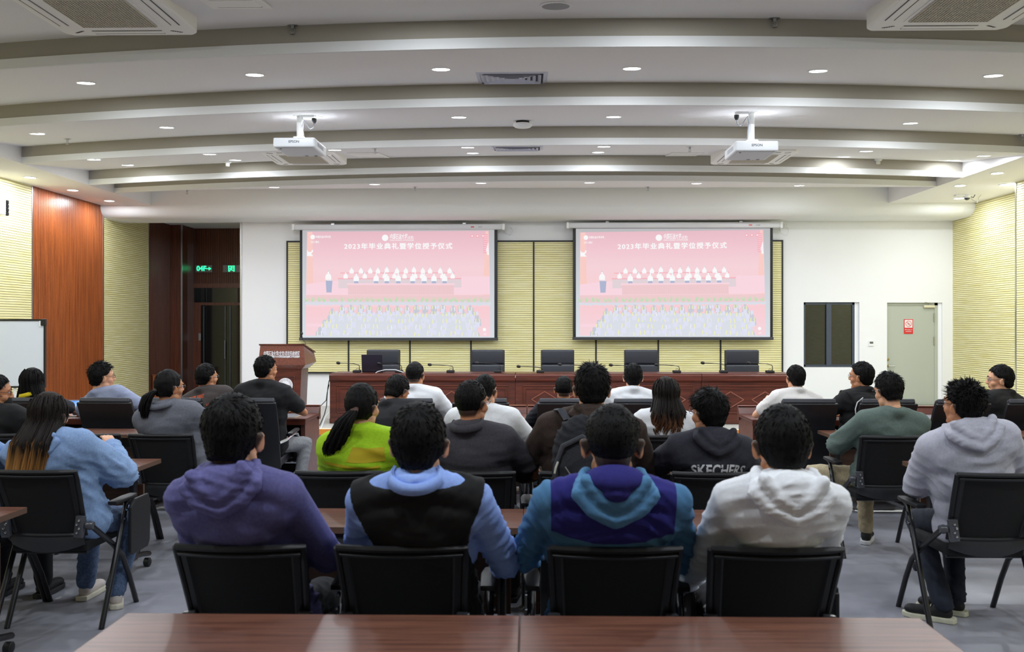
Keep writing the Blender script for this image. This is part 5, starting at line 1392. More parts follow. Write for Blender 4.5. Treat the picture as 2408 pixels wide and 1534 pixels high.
        if hood.get('up'): cap(m, hp_(.07, -.05, .03), hp_(.075, -.04, .06), .034 * hs, .022 * hs); cap(m, hp_(.02, -.06, .0), hp_(.07, -.05, .04), .03 * hs, .03 * hs)
        hc_, hn_, hf_ = remesh(m, .0075, 2, .5); hc_ = lean(hc_ + hn_ * folds(hc_, seed + 3, .003, 1.3)[:, None], chair, .006)
        to_obj('hood', hc_, hf_, hood.get('mat', shirt), root)
        if hood.get('inner'):
            m = MB()
            ell(m, hp_(0, -.038, .046), (.096 * hs, .056 * hs, .036 * hs), T3); ell(m, hp_(0, -.076, .018), (.050 * hs, .030 * hs, .030 * hs), T3)
            q_, w_, e_ = remesh(m, .008, 3, .5); to_obj('hood_lining', q_, e_, hood['inner'], root)
    # trousers
    m = MB(); tt = .014; pj = pants or DARKT
    ell(m, Pv + Vector((0, .02, -.01)), (.165 * bulk + .01, .13, .085))
    for i in (0, 1):
        hip = Pv + Vector(((-1, 1)[i] * .088, .02, -.005)); cap(m, hip, Kn[i], .080 + tt * .6, .058 + tt); cap(m, Kn[i], An[i] + Vector((0, 0, .0)), .056 + tt, .042 + tt)
    co, nm, fs = remesh(m, .016, 4, .5); co = lean(co + nm * folds(co, seed + 9, .006)[:, None], chair, .02)
    co[:, 2] = np.maximum(co[:, 2], .03)
    to_obj('trousers', co, fs, pj, root)
    # shoes
    sm, som = shoes or (mat('black shoe', (22, 22, 24), .6), mat('dark sole', (40, 40, 42), .7))
    for i in (0, 1):
        ax, ay = An[i].x, An[i].y; fz = lg.get('fl' if i == 0 else 'fr', 0.)
        m = MB(); R_ = Matrix.Rotation(fz, 3, 'Z')
        def q(x, y, z): v = R_ @ Vector((x, y, z)); return Vector((ax, ay, 0)) + v
        ell(m, q(0, .0, .065), (.040, .048, .05), R_); cap(m, q(0, -.015, .052), q(0, .13, .045), .038, .034); ell(m, q(0, .155, .045), (.044, .055, .030), R_)
        m2 = MB(); pl = [(-.036, -.06), (-.046, .06), (-.046, .16), (-.03, .205), (0, .218), (.03, .205), (.046, .16), (.046, .06), (.036, -.06), (0, -.072)]
        w_ = [R_ @ Vector((x, y, 0)) + Vector((ax, ay, 0)) for x, y in pl]; m2.prism([(v.x, v.y) for v in w_], .001, .03)
        co, nm, fs = remesh(m, .011, 3, .5); co[:, 2] = np.maximum(co[:, 2], .02)
        so_ = to_obj('shoe', co, fs, sm, root); m2.build('sole', som, so_, bevel=.006)
        l = MB()
        for j in range(4): l.tube([q(-.02, .045 + .018 * j, .088 - .006 * j), q(0, .045 + .018 * j, .094 - .006 * j), q(.02, .045 + .018 * j, .088 - .006 * j)], .0022, 5)
        l.build('laces', som, so_)
    if hair: make_hair(hair, M, k, root, seed + 20)
    return dict(root=root, M=M, k=k, tp=tp, xr=xr, f=f, u=u, L=L_, Pv=Pv, T3=T3, sh=sh, El=El, Wr=Wr, Sh=Sh, t=t, rz=rz)
def glasses(p, m):
    M, k = p['M'], p['k']; g = MB(); lens = MB()
    for s in (-1, 1):
        c = Vector((s * .032, .096, .006)); pts = [M @ ((c + Vector((math.cos(a) * .022, -abs(math.cos(a)) * .002, math.sin(a) * .017))) * k) for a in np.linspace(0, 2 * PI, 17)]
        g.tube(pts, .0016 * k, 5, cap=False)
        g.tube([M @ (Vector(v) * k) for v in ((s * .054, .093, .010), (s * .078, .07, .012), (s * .084, .0, .008), (s * .083, -.012, -.006))], .0017 * k, 5)
    g.tube([M @ (Vector(v) * k) for v in ((-.011, .098, .010), (0, .101, .012), (.011, .098, .010))], .0016 * k, 5)
    return g.build('glasses', m, p['root'], smooth='all')
def twotone(name, rgb_a, rgb_b):
    m = cloth(rgb_a); m = m.copy(); m.name = name; nt = m.node_tree; b = nt.nodes['Principled BSDF']
    for l in list(b.inputs['Base Color'].links): nt.links.remove(l)
    at = nt.nodes.new('ShaderNodeAttribute'); at.attribute_name = 'shade'; cr = nt.nodes.new('ShaderNodeValToRGB')
    cr.color_ramp.elements[0].position = .49; cr.color_ramp.elements[0].color = lin(rgb_a) + (1,)
    cr.color_ramp.elements[1].position = .51; cr.color_ramp.elements[1].color = lin(rgb_b) + (1,)
    nt.links.new(at.outputs['Fac'], cr.inputs[0]); nt.links.new(cr.outputs[0], b.inputs['Base Color']); return m
def backtext(p, s, size, m, l=.55, x=0., y=None, fit=None, bold=.0, arc=0., name='print', depth=.02):
    """flat print wrapped on the back of the shirt by casting each letter onto it"""
    root = p['root']; sh = next((c for c in root.children if c.name.startswith('vest')), None) or next(c for c in root.children if c.name.startswith('shirt'))
    c = p['tp'](x, -.3, l); o = text(s, size, m, name, None, (0, 0, 0), (0, 0, 0), bold=bold, fitw=fit, extrude=0)
    me = o.data; xr, u, f = p['xr'], p['u'], p['f']
    bm = bmesh.new(); bm.from_mesh(me); bmesh.ops.triangulate(bm, faces=bm.faces); bmesh.ops.subdivide_edges(bm, edges=[e for e in bm.edges if e.calc_length() > .02], cuts=1); bm.to_mesh(me); bm.free()
    from mathutils.bvhtree import BVHTree
    bv = BVHTree.FromPolygons([v.co.copy() for v in sh.data.vertices], [tuple(q.vertices) for q in sh.data.polygons])
    for v in me.vertices:
        px, py = v.co.x, v.co.y
        if arc: a = px / arc; px, py = (arc + py) * math.sin(a), (arc + py) * math.cos(a) - arc
        w = c + xr * px + u * py; h = bv.ray_cast(w, f)
        v.co = (h[0] - f * .0022) if h[0] is not None else w + f * .18
    o.parent = root; return o
def backpatch(p, pts, m, n=14, name='print'):
    """flat printed patch given by 4 corners (x, l) on the back, cast onto the shirt"""
    from mathutils.bvhtree import BVHTree
    sh = next(c for c in p['root'].children if c.name.startswith('shirt'))
    bv = BVHTree.FromPolygons([v.co.copy() for v in sh.data.vertices], [tuple(q.vertices) for q in sh.data.polygons])
    vs = []
    for j in range(n + 1):
        for i in range(n + 1):
            a, b = i / n, j / n
            x = (pts[0][0] * (1 - a) + pts[1][0] * a) * (1 - b) + (pts[3][0] * (1 - a) + pts[2][0] * a) * b
            l = (pts[0][1] * (1 - a) + pts[1][1] * a) * (1 - b) + (pts[3][1] * (1 - a) + pts[2][1] * a) * b
            w = p['tp'](x, -.35, l); h = bv.ray_cast(w, p['f']); vs.append((h[0] - p['f'] * .0025) if h[0] is not None else w + p['f'] * .25)
    mb = MB(); mb.add(vs, [(j * (n + 1) + i, j * (n + 1) + i + 1, (j + 1) * (n + 1) + i + 1, (j + 1) * (n + 1) + i) for j in range(n) for i in range(n)])
    return mb.build(name, m, p['root'], smooth='all', fix=False)
# ------------------------------------------------------------------ rows of tables
RY = {'A': 2.837 - .21, 'B': 4.483 - .205, 'C': 6.17 - .24, 'D': 7.95 - .23}
RW = {'A': 'nearest the camera', 'B': 'second row of tables from the camera', 'C': 'third row of tables from the camera', 'D': 'fourth row of tables, behind the dark desks'}
for r in 'ABCD':
    for cx_, wd, lab in ((-.66, 1.255, 'left half of the middle block'), (.60, 1.255, 'right half of the middle block'), (-3.18, 1.25, 'left block beside the aisle'), (-4.44, 1.25, 'left block by the wall'), (3.17, 1.25, 'right block beside the aisle'), (4.43, 1.25, 'right block by the wall')):
        if r == 'A' and abs(cx_) > 1: continue
        if r == 'B' and cx_ in (-4.44, 4.43, 3.17): continue
        if r == 'C' and cx_ in (-4.44, 4.43): continue
        place(TT, (cx_ + .0, RY[r], 0), 'walnut folding table on castors, %s, %s' % (lab.replace(' of the middle block', ' of middle block'), {'A': 'row nearest the camera', 'B': 'second row', 'C': 'third row', 'D': 'fourth row'}[r]), 'walnut folding tables')
for cx_, lab in ((-.665, 'middle block, left half'), (.615, 'middle block, right half'), (-2.82, 'left block beside the aisle'), (-4.10, 'left block, second from the aisle'), (-5.38, 'left block by the whiteboard'), (2.79, 'right block beside the aisle'), (4.07, 'right block, second from aisle'), (5.35, 'right block by the wall')):
    place(FD, (cx_, 8.98, 0), 'dark mahogany desk with raised ledge, ' + lab, 'dark mahogany desks in the front row')
# ------------------------------------------------------------------ people: placement
def X_(px, Y): return XatY(px, Y)
YC_ = cloth((214, 190, 30))
TRG = {'A': 'mesh backed chairs of the nearest row', 'B': 'mesh backed chairs of the second row', 'C': 'mesh backed chairs of the third row', 'D': 'black leather conference chairs of the front row'}
def seat(row, px, label, rz=0.):
    yb = CY[row] - (.39 if row != 'D' else .36); cx_ = X_(px, yb)
    x = cx_ + math.sin(rz) * -.39; y = CY[row]
    place(TC if row != 'D' else LC, (x, y, 0), label, TRG[row], rz)
    return (x, y)
GL_D = mat('dark glasses frame', (30, 28, 30), .3); GL_S = mat('silver glasses frame', (150, 150, 155), .25, metal=.8)
def men(**k): d = dict(style='short', vol=.012, n=760, len=.022, spike=.10); d.update(k); return d
# nearest row
c = seat('A', 562, 'black mesh chair under the man in the purple hoodie')
HD = cloth((94, 92, 146), (104, 102, 156))
p = person('person in a purple blue hoodie seen from behind, leftmost of the nearest four', (c[0] + .02, c[1]), 0, (548, 926), 3.16, k=1.16, sh=.183, bulk=1.03, yaw=-.12, arms=(((-.235, .0, .66), (-.2, .2, .70)), ((.28, .0, .64), (.2, .22, .70))), shirt=HD, slv='long', hair=men(vol=.014, spike=.04, len=.017), hood=dict(s=1.06, up=True, dx=-.01), seed=11, near=True, loose=.006, foldamp=.013)
c = seat('A', 943, 'black mesh chair under the man in the black vest')
LB = cloth((144, 174, 244), (156, 184, 248))
p = person('person in a black vest over a light blue collared shirt seen from behind', (c[0] + .07, c[1]), 0, (985, 947), 3.16, k=1.10, sh=.200, bulk=1.05, yaw=-.08, arms=(((-.30, .05, .68), (-.2, .28, .75)), ((.34, -.02, .64), (.26, .2, .66))), shirt=LB, slv='long', vest=cloth((22, 22, 24)), collar=LB, hair=men(vol=.013, style='full', spike=.03, len=.016), seed=12, near=True, foldamp=.011)
c = seat('A', 1447, 'black mesh chair under the man in the two tone blue hoodie')
TQ, NV = cloth((76, 126, 170), (88, 138, 182)), cloth((34, 30, 108), (40, 36, 118))
p = person('broad person in a teal and navy two tone hoodie, cropped hair, seen from behind', (c[0] - .02, c[1]), 0, (1440, 948), 3.16, k=1.14, sh=.220, bulk=1.18, arms=(((-.34, .02, .66), (-.24, .24, .72)), ((.33, .02, .66), (.24, .24, .72))), shirt=TQ, slv='long', yoke=(twotone('teal and navy cloth', (78, 128, 172), (40, 38, 124)), .75, .215), hood=dict(s=1.1, mat=TQ, inner=NV), hair=men(style='fade', vol=.006, n=900, len=.008, spike=.2, rough=.4, wide=.004), skin=SK2, fade=True, seed=13, near=True, foldamp=.015)
c = seat('A', 1827, 'black mesh chair under the man in the white hoodie')
WH = cloth((240, 242, 248), (246, 248, 252))
p = person('person in a white hoodie seen from behind, rightmost of the nearest four', (c[0] + .0, c[1]), 0, (1840, 952), 3.16, k=1.08, sh=.183, bulk=1.0, yaw=.04, arms=(((-.24, -.02, .64), (-.25, .16, .58)), ((.25, .0, .64), (.2, .2, .70))), shirt=WH, slv='long', hood=dict(s=1.1, dx=.03), hair=men(vol=.013, spike=.03, len=.016), skin=SK2, fade=True, seed=14, near=True, foldamp=.013)
# second row
c = seat('B', 795, 'black mesh chair behind the woman in lime green')
LM = cloth((158, 204, 24), (170, 214, 36))
p = person('woman in a lime green top with a black ponytail', (c[0] + .12, c[1]), 0, (851, 902), 4.93, k=1.0, sh=.165, bulk=1.0, yaw=-.5, arms=('table', 'table'), shirt=LM, slv='long', loose=.02, hair=dict(style='woman', vol=.012, n=200, len=.02, spike=0), seed=21, foldamp=.012)
ponytail(p['M'], p['k'], p['root'], 5, [(0.03, -.112, -.01), (.01, -.15, -.05), (-.03, -.165, -.13), (-.08, -.16, -.20), (-.12, -.15, -.25)], [.024, .048, .056, .054, .036], H_BLK, 190, tie=mat('brown tie', (80, 50, 40), .6))
YP = mat('yellow print', (190, 170, 30), .8)
backpatch(p, [(-.06, .80), (.15, .76), (.15, .90), (-.02, .93)], YP); backpatch(p, [(-.19, .755), (.12, .70), (.12, .725), (-.19, .79)], YP)
c = seat('B', 1108, 'black mesh chair behind the man in the dark grey polo')
DG = cloth((56, 54, 60), (64, 62, 68))
p = person('person in a dark grey collared shirt with glasses and cropped hair', (c[0] + .04, c[1]), -.1, (1108, 894), 4.93, k=1.0, sh=.195, bulk=1.08, yaw=-.5, arms=('wide', 'wide'), shirt=DG, slv='tee', loose=.014, collar=DG, hair=men(style='fade', vol=.008, n=600, len=.012, rough=.5), skin=SK2, seed=22)
glasses(p, GL_S)
c = seat('B', 1372, 'black mesh chair under the man with the backpack')
BR = cloth((52, 38, 32), (60, 46, 38))
p = person('large person in a brown hooded top wearing a black backpack', (c[0] + .02, c[1]), 0, (1392, 852), 4.93, k=1.08, sh=.235, bulk=1.25, yaw=0, arms=(((-.40, .04, .74), (-.2, .3, .80)), ((.40, .04, .74), (.2, .3, .80))), shirt=BR, slv='long', hood=dict(s=1.0), hair=men(style='short', vol=.014, spike=.3, len=.026), seed=23, loose=.01)
BPK = cloth((28, 29, 34), (38, 40, 46)); BP2 = cloth((58, 60, 66), (66, 68, 74))
bl = p['tp'](-.06, -.24, .70); rt = p['root']; wl_ = rt.matrix_basis @ bl
bp = thing('backpack', 'black backpack with zips on the back of the man in brown', 'backpack', tuple(wl_))
m = MB(); ell(m, (0, .0, .02), (.16, .09, .24)); ell(m, (0, -.01, -.1), (.165, .10, .16)); co, nm, fs = remesh(m, .010, 5); to_obj('main_compartment', co + nm * folds(co, 3, .006)[:, None], fs, BPK, bp)
m = MB(); ell(m, (0, -.075, -.03), (.125, .05, .14)); co, nm, fs = remesh(m, .009, 4); o = to_obj('front_pocket', co + nm * folds(co, 4, .004)[:, None], fs, BPK, bp)
m = MB(); ell(m, (0, -.085, -.14), (.135, .05, .09)); co, nm, fs = remesh(m, .009, 4); to_obj('lower_pocket', co + nm * folds(co, 5, .004)[:, None], fs, BPK, bp)
MB().tube([(-.13, -.06, -.12), (-.135, -.07, .0), (-.10, -.08, .10), (0, -.09, .15), (.10, -.08, .10), (.135, -.07, 0)], .014, 8).build('piping', BP2, bp, smooth=True)
MB().tube([(-.09, -.125, .0), (-.04, -.13, -.075)], .004, 6).build('zip_line', mat('zip silver', (150, 152, 150), .3, metal=.7), bp)
for x, y, z in ((-.125, -.085, .02), (-.135, -.085, -.12)): MB().tube([(x, y, z), (x - .012, y - .006, z - .03), (x - .018, y - .006, z - .06)], .006, 6).build('zip_pull', mat('zip pull', (190, 192, 180), .4), bp)
for s in (-1, 1): MB().tube([(s * .07, .05, .22), (s * .10, .10, .27), (s * .12, .20, .26)], .024, 8, flat=.4).build('strap', BP2, bp, smooth=True)
c = seat('B', 1683, 'black mesh chair behind the man in the lettered dark hoodie')
BK = cloth((40, 40, 50), (48, 48, 58))
p = person('person in a dark charcoal hoodie with white lettering across the back', (c[0] - .03, c[1]), .1, (1668, 912), 4.93, k=.99, sh=.180, bulk=1.0, yaw=.45, arms=('table', 'wide'), shirt=BK, slv='long', hood=dict(s=.98), hair=men(style='full', vol=.018, wide=.010, n=800, len=.032, spike=.3), skin=SK2, seed=24, loose=.01)
glasses(p, GL_S)
WP = mat('white print', (226, 226, 228), .7)
backtext(p, 'SKECHERS', .085, WP, .735, .02, fit=.30, bold=.002, arc=.6)
c = seat('B', 78, 'black mesh chair under the woman in the denim jacket')
p = person('woman in a pale denim jacket with long brown hair fading to golden tips', (c[0] + .06, c[1]), 0, (116, 922), 4.93, k=1.0, sh=.185, bulk=1.05, yaw=-.2, roll=0, arms=(((-.26, .1, .72), (-.1, .3, .78)), ((.26, .08, .76), (.05, .24, .98))), shirt=DENIM, slv='long', loose=.022, pants=JEANS, legs=dict(kl=(-.1, .34, .52), kr=(.17, .33, .50), al=(-.12, .30, .10), ar=(.14, .14, .10), fr=.5),
           shoes=(mat('pale sneaker', (206, 196, 190), .6), mat('pale sole', (220, 214, 196), .6)), hood=dict(s=.92, z=.01), hair=dict(style='long', vol=.012, n=60, len=.02, spike=0, mat=H_BRN), seed=25, foldamp=.014)
long_hair(p['M'], p['k'], p['root'], 31, length=.385, spread=.11, clampz=.93, m=dyed('brown to golden hair', (26, 18, 14), (196, 140, 78), .5, .85), n=420, back=.105, radius=.0085, sidex=-.07)
c = seat('B', 2355, 'black mesh chair under the man in the grey hoodie', 0)
GH = cloth((180, 180, 194), (190, 190, 204))
p = person('person in a light grey hooded jacket with spiky black hair and glasses', (c[0] + .0, c[1]), .08, (2272, 888), 4.93, k=1.0, sh=.205, bulk=1.12, yaw=.42, pitch=.08, arms=(((-.24, .1, .72), (-.12, .3, .78)), ((.34, -.02, .74), (.2, .2, .72))), shirt=GH, slv='long', loose=.02, hood=dict(s=1.15), pants=cloth((30, 36, 50)), legs=dict(kl=(-.1, .34, .5), kr=(.12, .34, .5), al=(-.14, -.02, .10), ar=(.0, .10, .10), fl=.9, fr=.8),
           shoes=(mat('black knit shoe', (20, 20, 22), .7), mat('cream sole', (214, 212, 188), .6)), hair=men(style='full', vol=.018, n=1000, len=.030, spike=.5, tw=.004, top=.012), skin=SK2, seed=26, foldamp=.014)
glasses(p, GL_D)
# person cut by the left edge in the second row
c = seat('B', -150, 'black mesh chair at the left picture edge, second row')
p = person('person at the left picture edge in a pale blue top, mostly out of view', (c[0] + .05, c[1]), 0, (-95, 925), 4.93, k=1., sh=.18, arms=('table', 'wide'), shirt=DENIM, slv='long', hair=men(), seed=27)
# third row
c = seat('C', 377, 'black mesh chair behind the woman in the grey polo')
GP = cloth((98, 100, 110), (108, 110, 120))
p = person('woman in a grey polo shirt with a low black ponytail and glasses', (c[0] + .06, c[1]), -.05, (396, 870), 6.52, k=1.0, sh=.185, bulk=1.08, yaw=-.6, arms=('table', 'table'), shirt=GP, slv='tee', loose=.02, collar=GP, hair=dict(style='woman', vol=.012, n=150, len=.018, spike=0), skin=SK2, seed=31)
ponytail(p['M'], p['k'], p['root'], 6, [(-.01, -.112, -.02), (-.035, -.15, -.05), (-.06, -.165, -.12), (-.05, -.165, -.20)], [.022, .042, .046, .030], H_BLK, 130, tie=mat('black tie', (14, 14, 16), .6))
glasses(p, GL_S)
seat('C', 205, 'empty black mesh chair between the denim jacket and the grey polo')
c = seat('C', -5, 'black mesh chair at the left edge, third row')
p = person('person in a black shirt and black face mask with glasses at the left edge', (c[0] - .02, c[1]), -.1, (-8, 880), 6.52, k=1.04, sh=.19, yaw=-.95, pitch=-.1, arms=('table', 'table'), shirt=cloth((20, 20, 22)), slv='tee', loose=.015, hair=men(style='full'), skin=SK2, seed=32)
glasses(p, GL_D)
mm = MB()
for r_ in (0, 1): pass
ell(mm, p['M'] @ (Vector((0, .062, -.062)) * p['k']), (.050 * p['k'], .048 * p['k'], .046 * p['k'])); mm.build('face_mask', cloth((18, 18, 20)), p['root'], smooth='all')
mm = MB()
for s in (-1, 1): mm.tube([p['M'] @ (Vector(v) * p['k']) for v in ((s * .045, .07, -.035), (s * .084, .0, -.0), (s * .084, -.012, -.03), (s * .05, .06, -.085))], .0016, 5)
mm.build('mask_strap', M_BLACK, p['root'])
c = seat('C', 938, 'black mesh chair under the man leaning forward in black')
p = person('heavy person in a black collared shirt bowing the head forward', (c[0] + .01, c[1] + .02), -.15, (944, 884), 6.82, k=1.02, sh=.215, bulk=1.25, yaw=-.35, pitch=-.5, arms=('table', 'table'), shirt=cloth((30, 30, 34)), slv='tee', loose=.012, hair=men(style='short', vol=.008, n=500), skin=SK2, seed=33, hunch=.035)
c = seat('C', 1135, 'black mesh chair under the man in white behind the dark grey polo')
WT = cloth((222, 224, 230), (230, 232, 236))
p = person('person in a white t-shirt half hidden behind the dark grey shirt', (c[0] + .01, c[1]), -.05, (1140, 880), 6.55, k=1.0, sh=.20, bulk=1.05, yaw=-.4, arms=('wide', 'wide'), shirt=WT, slv='tee', loose=.022, hair=men(style='fade', vol=.007, n=400, len=.012), seed=34)
seat('C', 1330, 'empty black mesh chair left of the backpack')
c = seat('C', 1540, 'black mesh chair behind the woman in white')
p = person('woman in a white top with wavy dark hair turning brown at the ends', (c[0] + .08, c[1]), 0, (1566, 886), 6.52, k=.98, sh=.165, bulk=.95, yaw=.1, arms=('table', 'table'), shirt=WT, slv='tee', loose=.012, hair=dict(style='long', vol=.010, n=60, len=.02, spike=0, mat=H_BRN), seed=35)
long_hair(p['M'], p['k'], p['root'], 37, length=.30, spread=.125, m=dyed('brown ended hair', (24, 18, 16), (104, 66, 40), .62, 1.2), n=280, curl=.016, back=.06, radius=.0085)
c = seat('C', 2103, 'black mesh chair under the man in the sage green top')
SG = cloth((88, 104, 98), (98, 114, 108))
p = person('person in a sage green long sleeved top and khaki trousers', (c[0] + .01, c[1]), .03, (2086, 874), 6.52, neck=.15, k=1.04, sh=.195, bulk=1.08, yaw=.3, pitch=-.15, arms=(((-.30, .10, .72), (-.15, .3, .80)), ((.25, .1, .76), (.1, .3, .80))), shirt=SG, slv='long', loose=.018, pants=KHAKI, legs=dict(kl=(-.36, .26, .53), kr=(.06, .34, .52), al=(-.30, .20, .10), ar=(.02, .20, .12), fr=-.5),
           shoes=(mat('black trainer', (20, 20, 22), .7), mat('white sole', (226, 226, 226), .6)), hair=men(style='short', vol=.014, spike=.25, len=.028), fade=True, seed=36, foldamp=.012)
glasses(p, GL_D)
# front row, leather chairs
c = seat('D', 59, 'black leather chair under the long haired woman by the whiteboard')
p = person('woman with straight black hair and yellow collar beside the whiteboard', (c[0] + .06, c[1]), 0, (77, 865), 8.28, k=1.0, sh=.165, yaw=-.15, arms=('table', 'table'), shirt=cloth((48, 48, 54)), slv='tee', collar=YC_, hair=dict(style='long', vol=.012, n=60, len=.02, spike=0), seed=41)
long_hair(p['M'], p['k'], p['root'], 41, length=.26, spread=.128, m=H_BLK, n=420, back=.02, radius=.011)
c = seat('D', 253, 'black leather chair behind the man in the light grey t-shirt', -.06)
p = person('person in a light blue grey t-shirt with glasses looking right', (c[0] + .02, c[1]), -.15, (238, 850), 8.30, neck=.15, k=1.04, sh=.20, yaw=-.7, arms=('table', 'wide'), shirt=cloth((142, 150, 178), (150, 158, 186)), slv='tee', loose=.016, hair=men(style='full', vol=.018, n=800, len=.03, spike=.35), seed=42)
glasses(p, GL_D)
c = seat('D', 417, 'black leather chair behind the man in the orange lettered t-shirt')
p = person('person in a dark brown t-shirt with orange lettering and glasses', (c[0] + .28, c[1] + .02), -.1, (484, 855), 8.35, k=1.0, sh=.20, bulk=1.1, yaw=-.55, arms=('table', 'table'), shirt=cloth((66, 58, 58), (74, 66, 64)), slv='tee', loose=.018, hair=men(style='short', vol=.012, n=500), skin=SK2, seed=43)
glasses(p, GL_S)
OP = mat('orange print', (214, 84, 26), .7)
backtext(p, 'UNDERSOLD/LIPS AWAY', .05, OP, .95, -.09, fit=.28, bold=.001); backtext(p, 'K', .05, OP, .76, .08, bold=.0005)
c = seat('D', 588, 'black leather chair with chrome arms under the man in black by the lectern')
p = person('person in a black t-shirt and grey joggers before the lectern', (c[0] + .07, c[1]), -.12, (624, 836), 8.28, k=1.0, sh=.205, bulk=1.1, yaw=-.6, arms=('table', ((.34, .14, .80), (.12, .3, .84))), shirt=cloth((20, 20, 23), (26, 26, 30)), slv='tee', loose=.018, pants=GREYT, legs=dict(kr=(.24, .30, .52), ar=(.24, .12, .10), kl=(-.1, .3, .52), al=(-.1, .2, .1)), shoes=(mat('grey trainer', (120, 122, 128), .6), mat('white sole', (226, 226, 226), .6)), hair=men(style='short', vol=.014, spike=.2, len=.026), skin=SK2, seed=44)
c = seat('D', 958, 'black leather chair behind the man in the white t-shirt, left of middle')
p = person('person in a white t-shirt left of the middle, facing the head table', (c[0] + .06, c[1]), -.1, (976, 851), 8.35, k=.98, sh=.20, yaw=-.3, arms=('wide', 'wide'), shirt=WT, slv='tee', loose=.018, hair=men(style='fade', vol=.008, n=500, len=.012), skin=SK2, seed=45)
seat('D', 1131, 'empty black leather chair left of the middle seam')
c = seat('D', 1330, 'black leather chair behind the slouching man in navy')
p = person('person in a dark navy t-shirt slouching low behind a leather chair', (c[0] - .03, c[1]), 0, (1326, 884), 8.30, k=.96, sh=.19, yaw=.05, arms=(((-.33, .06, .72), (-.2, .28, .72)), 'lap'), shirt=cloth((22, 24, 34)), slv='tee', loose=.012, hair=men(style='fade', vol=.009, n=500, len=.014), skin=SK2, seed=46)
c = seat('D', 1504, 'black leather chair behind the centred man in white')
p = person('person in a white t-shirt right of the middle, ears showing', (c[0] - .05, c[1]), 0, (1489, 854), 8.32, k=.98, sh=.20, yaw=0, arms=('table', 'table'), shirt=WT, slv='tee', loose=.014, hair=men(style='full', vol=.012), seed=47)
c = seat('D', 1898, 'black leather chair behind the man in white below the window')
p = person('person in an off white t-shirt below the window, looking slightly left', (c[0] - .06, c[1]), .1, (1872, 858), 8.38, k=.98, sh=.18, yaw=.15, roll=.0, arms=(((-.27, .14, .82), (-.1, .3, .95)), 'table'), shirt=cloth((222, 218, 216), (230, 226, 224)), slv='tee', loose=.014, hair=men(style='short', vol=.010), seed=48, fist=True)
c = seat('D', 2083, 'black leather chair behind the man in the basketball vest')
p = person('person in a black basketball vest over a black t-shirt, glasses, looking left', (c[0] - .16, c[1]), .35, (2027, 851), 8.34, k=1.02, sh=.20, bulk=1.1, yaw=.5, arms=(((-.36, .12, .78), (-.2, .33, .80)), 'table'), shirt=cloth((22, 22, 25)), slv='tee', loose=.012, vest=cloth((26, 26, 29)), hair=men(style='full', vol=.016, spike=.2), skin=SK2, seed=49)
glasses(p, GL_S)
for s in (-1, 1):
    pts = [p['tp'](s * p['sh'] * a_, b_, l_) for a_, b_, l_ in ((.55, -.112, .93), (.86, -.118, .84), (.96, -.125, .72), (.90, -.132, .58), (.98, -.125, .45), (1.1, -.08, .35))]
    MB().tube(pts, .005, 6).build('white_piping', WP, p['root'], smooth=True)
backtext(p, 'ANTETO', .09, WP, .84, .0, fit=.30, bold=.002, arc=.25)
seat('D', 2257, 'empty looking black leather chair between the sage green top and the grey hoodie', .1)
c = seat('D', 2428, 'black leather chair at the right picture edge')
p = person('person in a black t-shirt at the right edge, hand at the mouth, looking left', (c[0] - .18, c[1] + .05), .45, (2352, 858), 8.42, k=1.06, sh=.21, bulk=1.15, yaw=.75, pitch=-.05, arms=(((-.26, .22, .80), (-.02, .27, 1.02)), 'table'), shirt=cloth((26, 26, 28), (32, 32, 34)), slv='tee', loose=.015, hair=men(style='full', vol=.013, spike=.1), skin=SK1, seed=50, fist=True)
glasses(p, GL_S)
# things on the desks
t = thing('phone', 'dark blue phone with green light lying on the table by the denim jacket', 'phone', (X_(264, 5.86), 5.80, .75), -.35)
MB().box(-.038, .038, -.08, .08, 0, .009).build('case', mat('navy phone', (26, 30, 64), .4), t, bevel=.003)
MB().box(-.034, .034, -.075, .075, .009, .0098).build('screen', mat('phone glass', (16, 17, 22), .08), t)
t = thing('laptop', 'open laptop with a bright blue screen in the front row, left block', 'laptop', (X_(172, 8.95), 8.95, .766), .1)
MB().box(-.12, .12, -.18, .0, 0, .012).build('keyboard_base', M_GREYM, t, bevel=.003)
lid = MB().cbox((0, .02, .08), (.24, .008, .15), Matrix.Rotation(-.25, 3, 'X')).build('lid', M_GREYM, t, bevel=.003)
MB().cbox((0, .0145, .08), (.22, .002, .13), Matrix.Rotation(-.25, 3, 'X')).build('display', mat('laptop display', (36, 100, 220), .3, emit=1.0, rgb2=(150, 200, 250), nscale=9), lid)
t = thing('bag', 'black bag lying flat on the desk right of the light grey t-shirt', 'bag', (X_(338, 8.9), 8.9, .766))
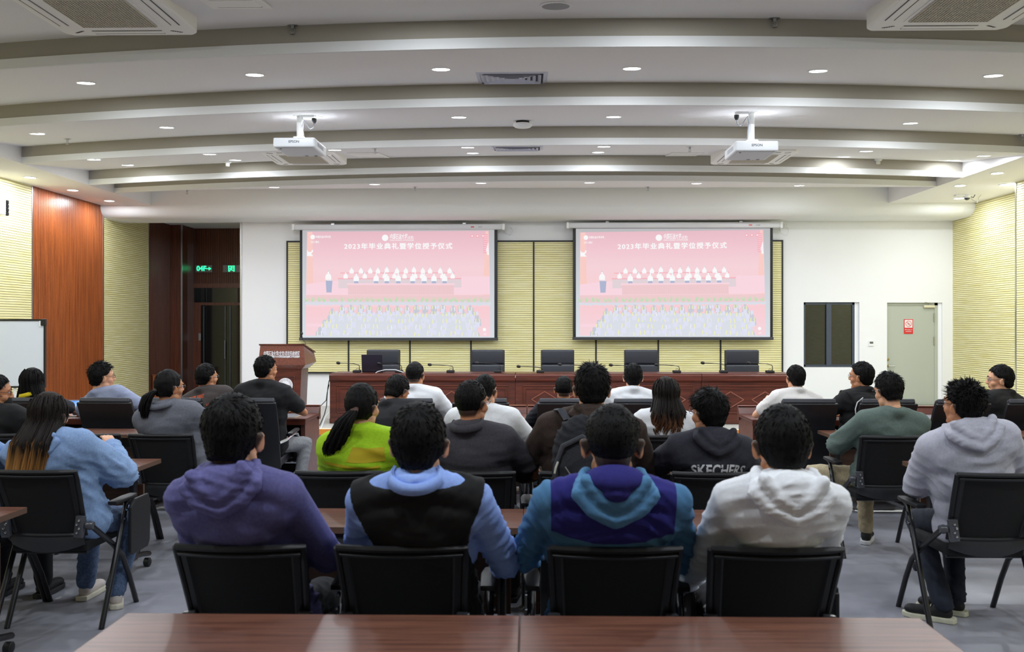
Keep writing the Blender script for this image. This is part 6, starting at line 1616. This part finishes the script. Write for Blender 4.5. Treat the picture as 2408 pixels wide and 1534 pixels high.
m = MB(); ell(m, (0, 0, .045), (.12, .09, .045)); ell(m, (.16, .06, .05), (.1, .06, .05)); co, nm, fs = remesh(m, .009, 4); co[:, 2] = np.maximum(co[:, 2], .001); to_obj('pouch', co + nm * folds(co, 8, .004)[:, None], fs, cloth((24, 24, 28)), t)
MB().tube([(-.1, -.02, .08), (.0, -.05, .1), (.12, -.03, .115), (.16, -.02, .09)], .008, 6).build('strap', cloth((40, 38, 36)), t, smooth=True)
t = thing('paper', 'white sheet of paper on the desk beside the black bag', 'paper', (X_(327, 8.75), 8.76, .7665)); MB().box(-.105, .105, -.06, .09, 0, .001).build('sheet', M_WPLAS, t)
# whiteboard
q0, q1 = P(103, 755, Y=11.3), P(103, 908, Y=11.3)
t = thing('whiteboard', 'mobile whiteboard with black frame cut by the left picture edge', 'whiteboard', (q0.x, 11.3, 0), .12)
MB().box(-1.6, 0, 0, .02, q1.z, q0.z).build('writing_surface', mat('whiteboard white', (222, 228, 238), .3), t)
fr = MB(); fr.box(-1.62, .02, -.008, .028, q0.z, q0.z + .022); fr.box(-1.62, .02, -.008, .028, q1.z - .022, q1.z); fr.box(.0, .02, -.008, .028, q1.z, q0.z); fr.box(-1.62, -1.6, -.008, .028, q1.z, q0.z); fr.build('frame', M_BLACK, t)
MB().box(-.035, .025, -.016, .034, q0.z - .06, q0.z + .024).build('corner_cap', M_DKPL, t, bevel=.006)
MB().box(-.05, -.03, -.014, .0, q0.z - .07, q0.z).build('corner_clip', M_WPLAS, t)
for x in (-.36, -1.3):
    l = MB().tube([(x, .02, q1.z), (x + .0, .03, .6), (x, .05, .12)], .018, 8).build('leg', M_WPLAS, t, smooth=True)
    MB().tube([(x, -.25, .07), (x, .05, .1), (x, .3, .07)], .018, 8).build('foot', M_WPLAS, l, smooth=True)
    MB().tube([(x - .02, -.25, .035), (x + .02, -.25, .035)], .034, 12).build('castor', M_BLACK, l)
t = thing('low_cabinet', 'low orange wooden box against the dark wood wall, left of the door', 'cabinet', (P(367, 900, Y=17.9).x, 17.9, 0))
hz_ = ZatY(367, 883, 17.9)
MB().box(-.07, .07, 0, .3, 0, hz_).build('body', M_WOOD, t, bevel=.005); MB().box(-.08, .08, -.01, .31, hz_, hz_ + .02).build('lid', M_DWOOD, t)
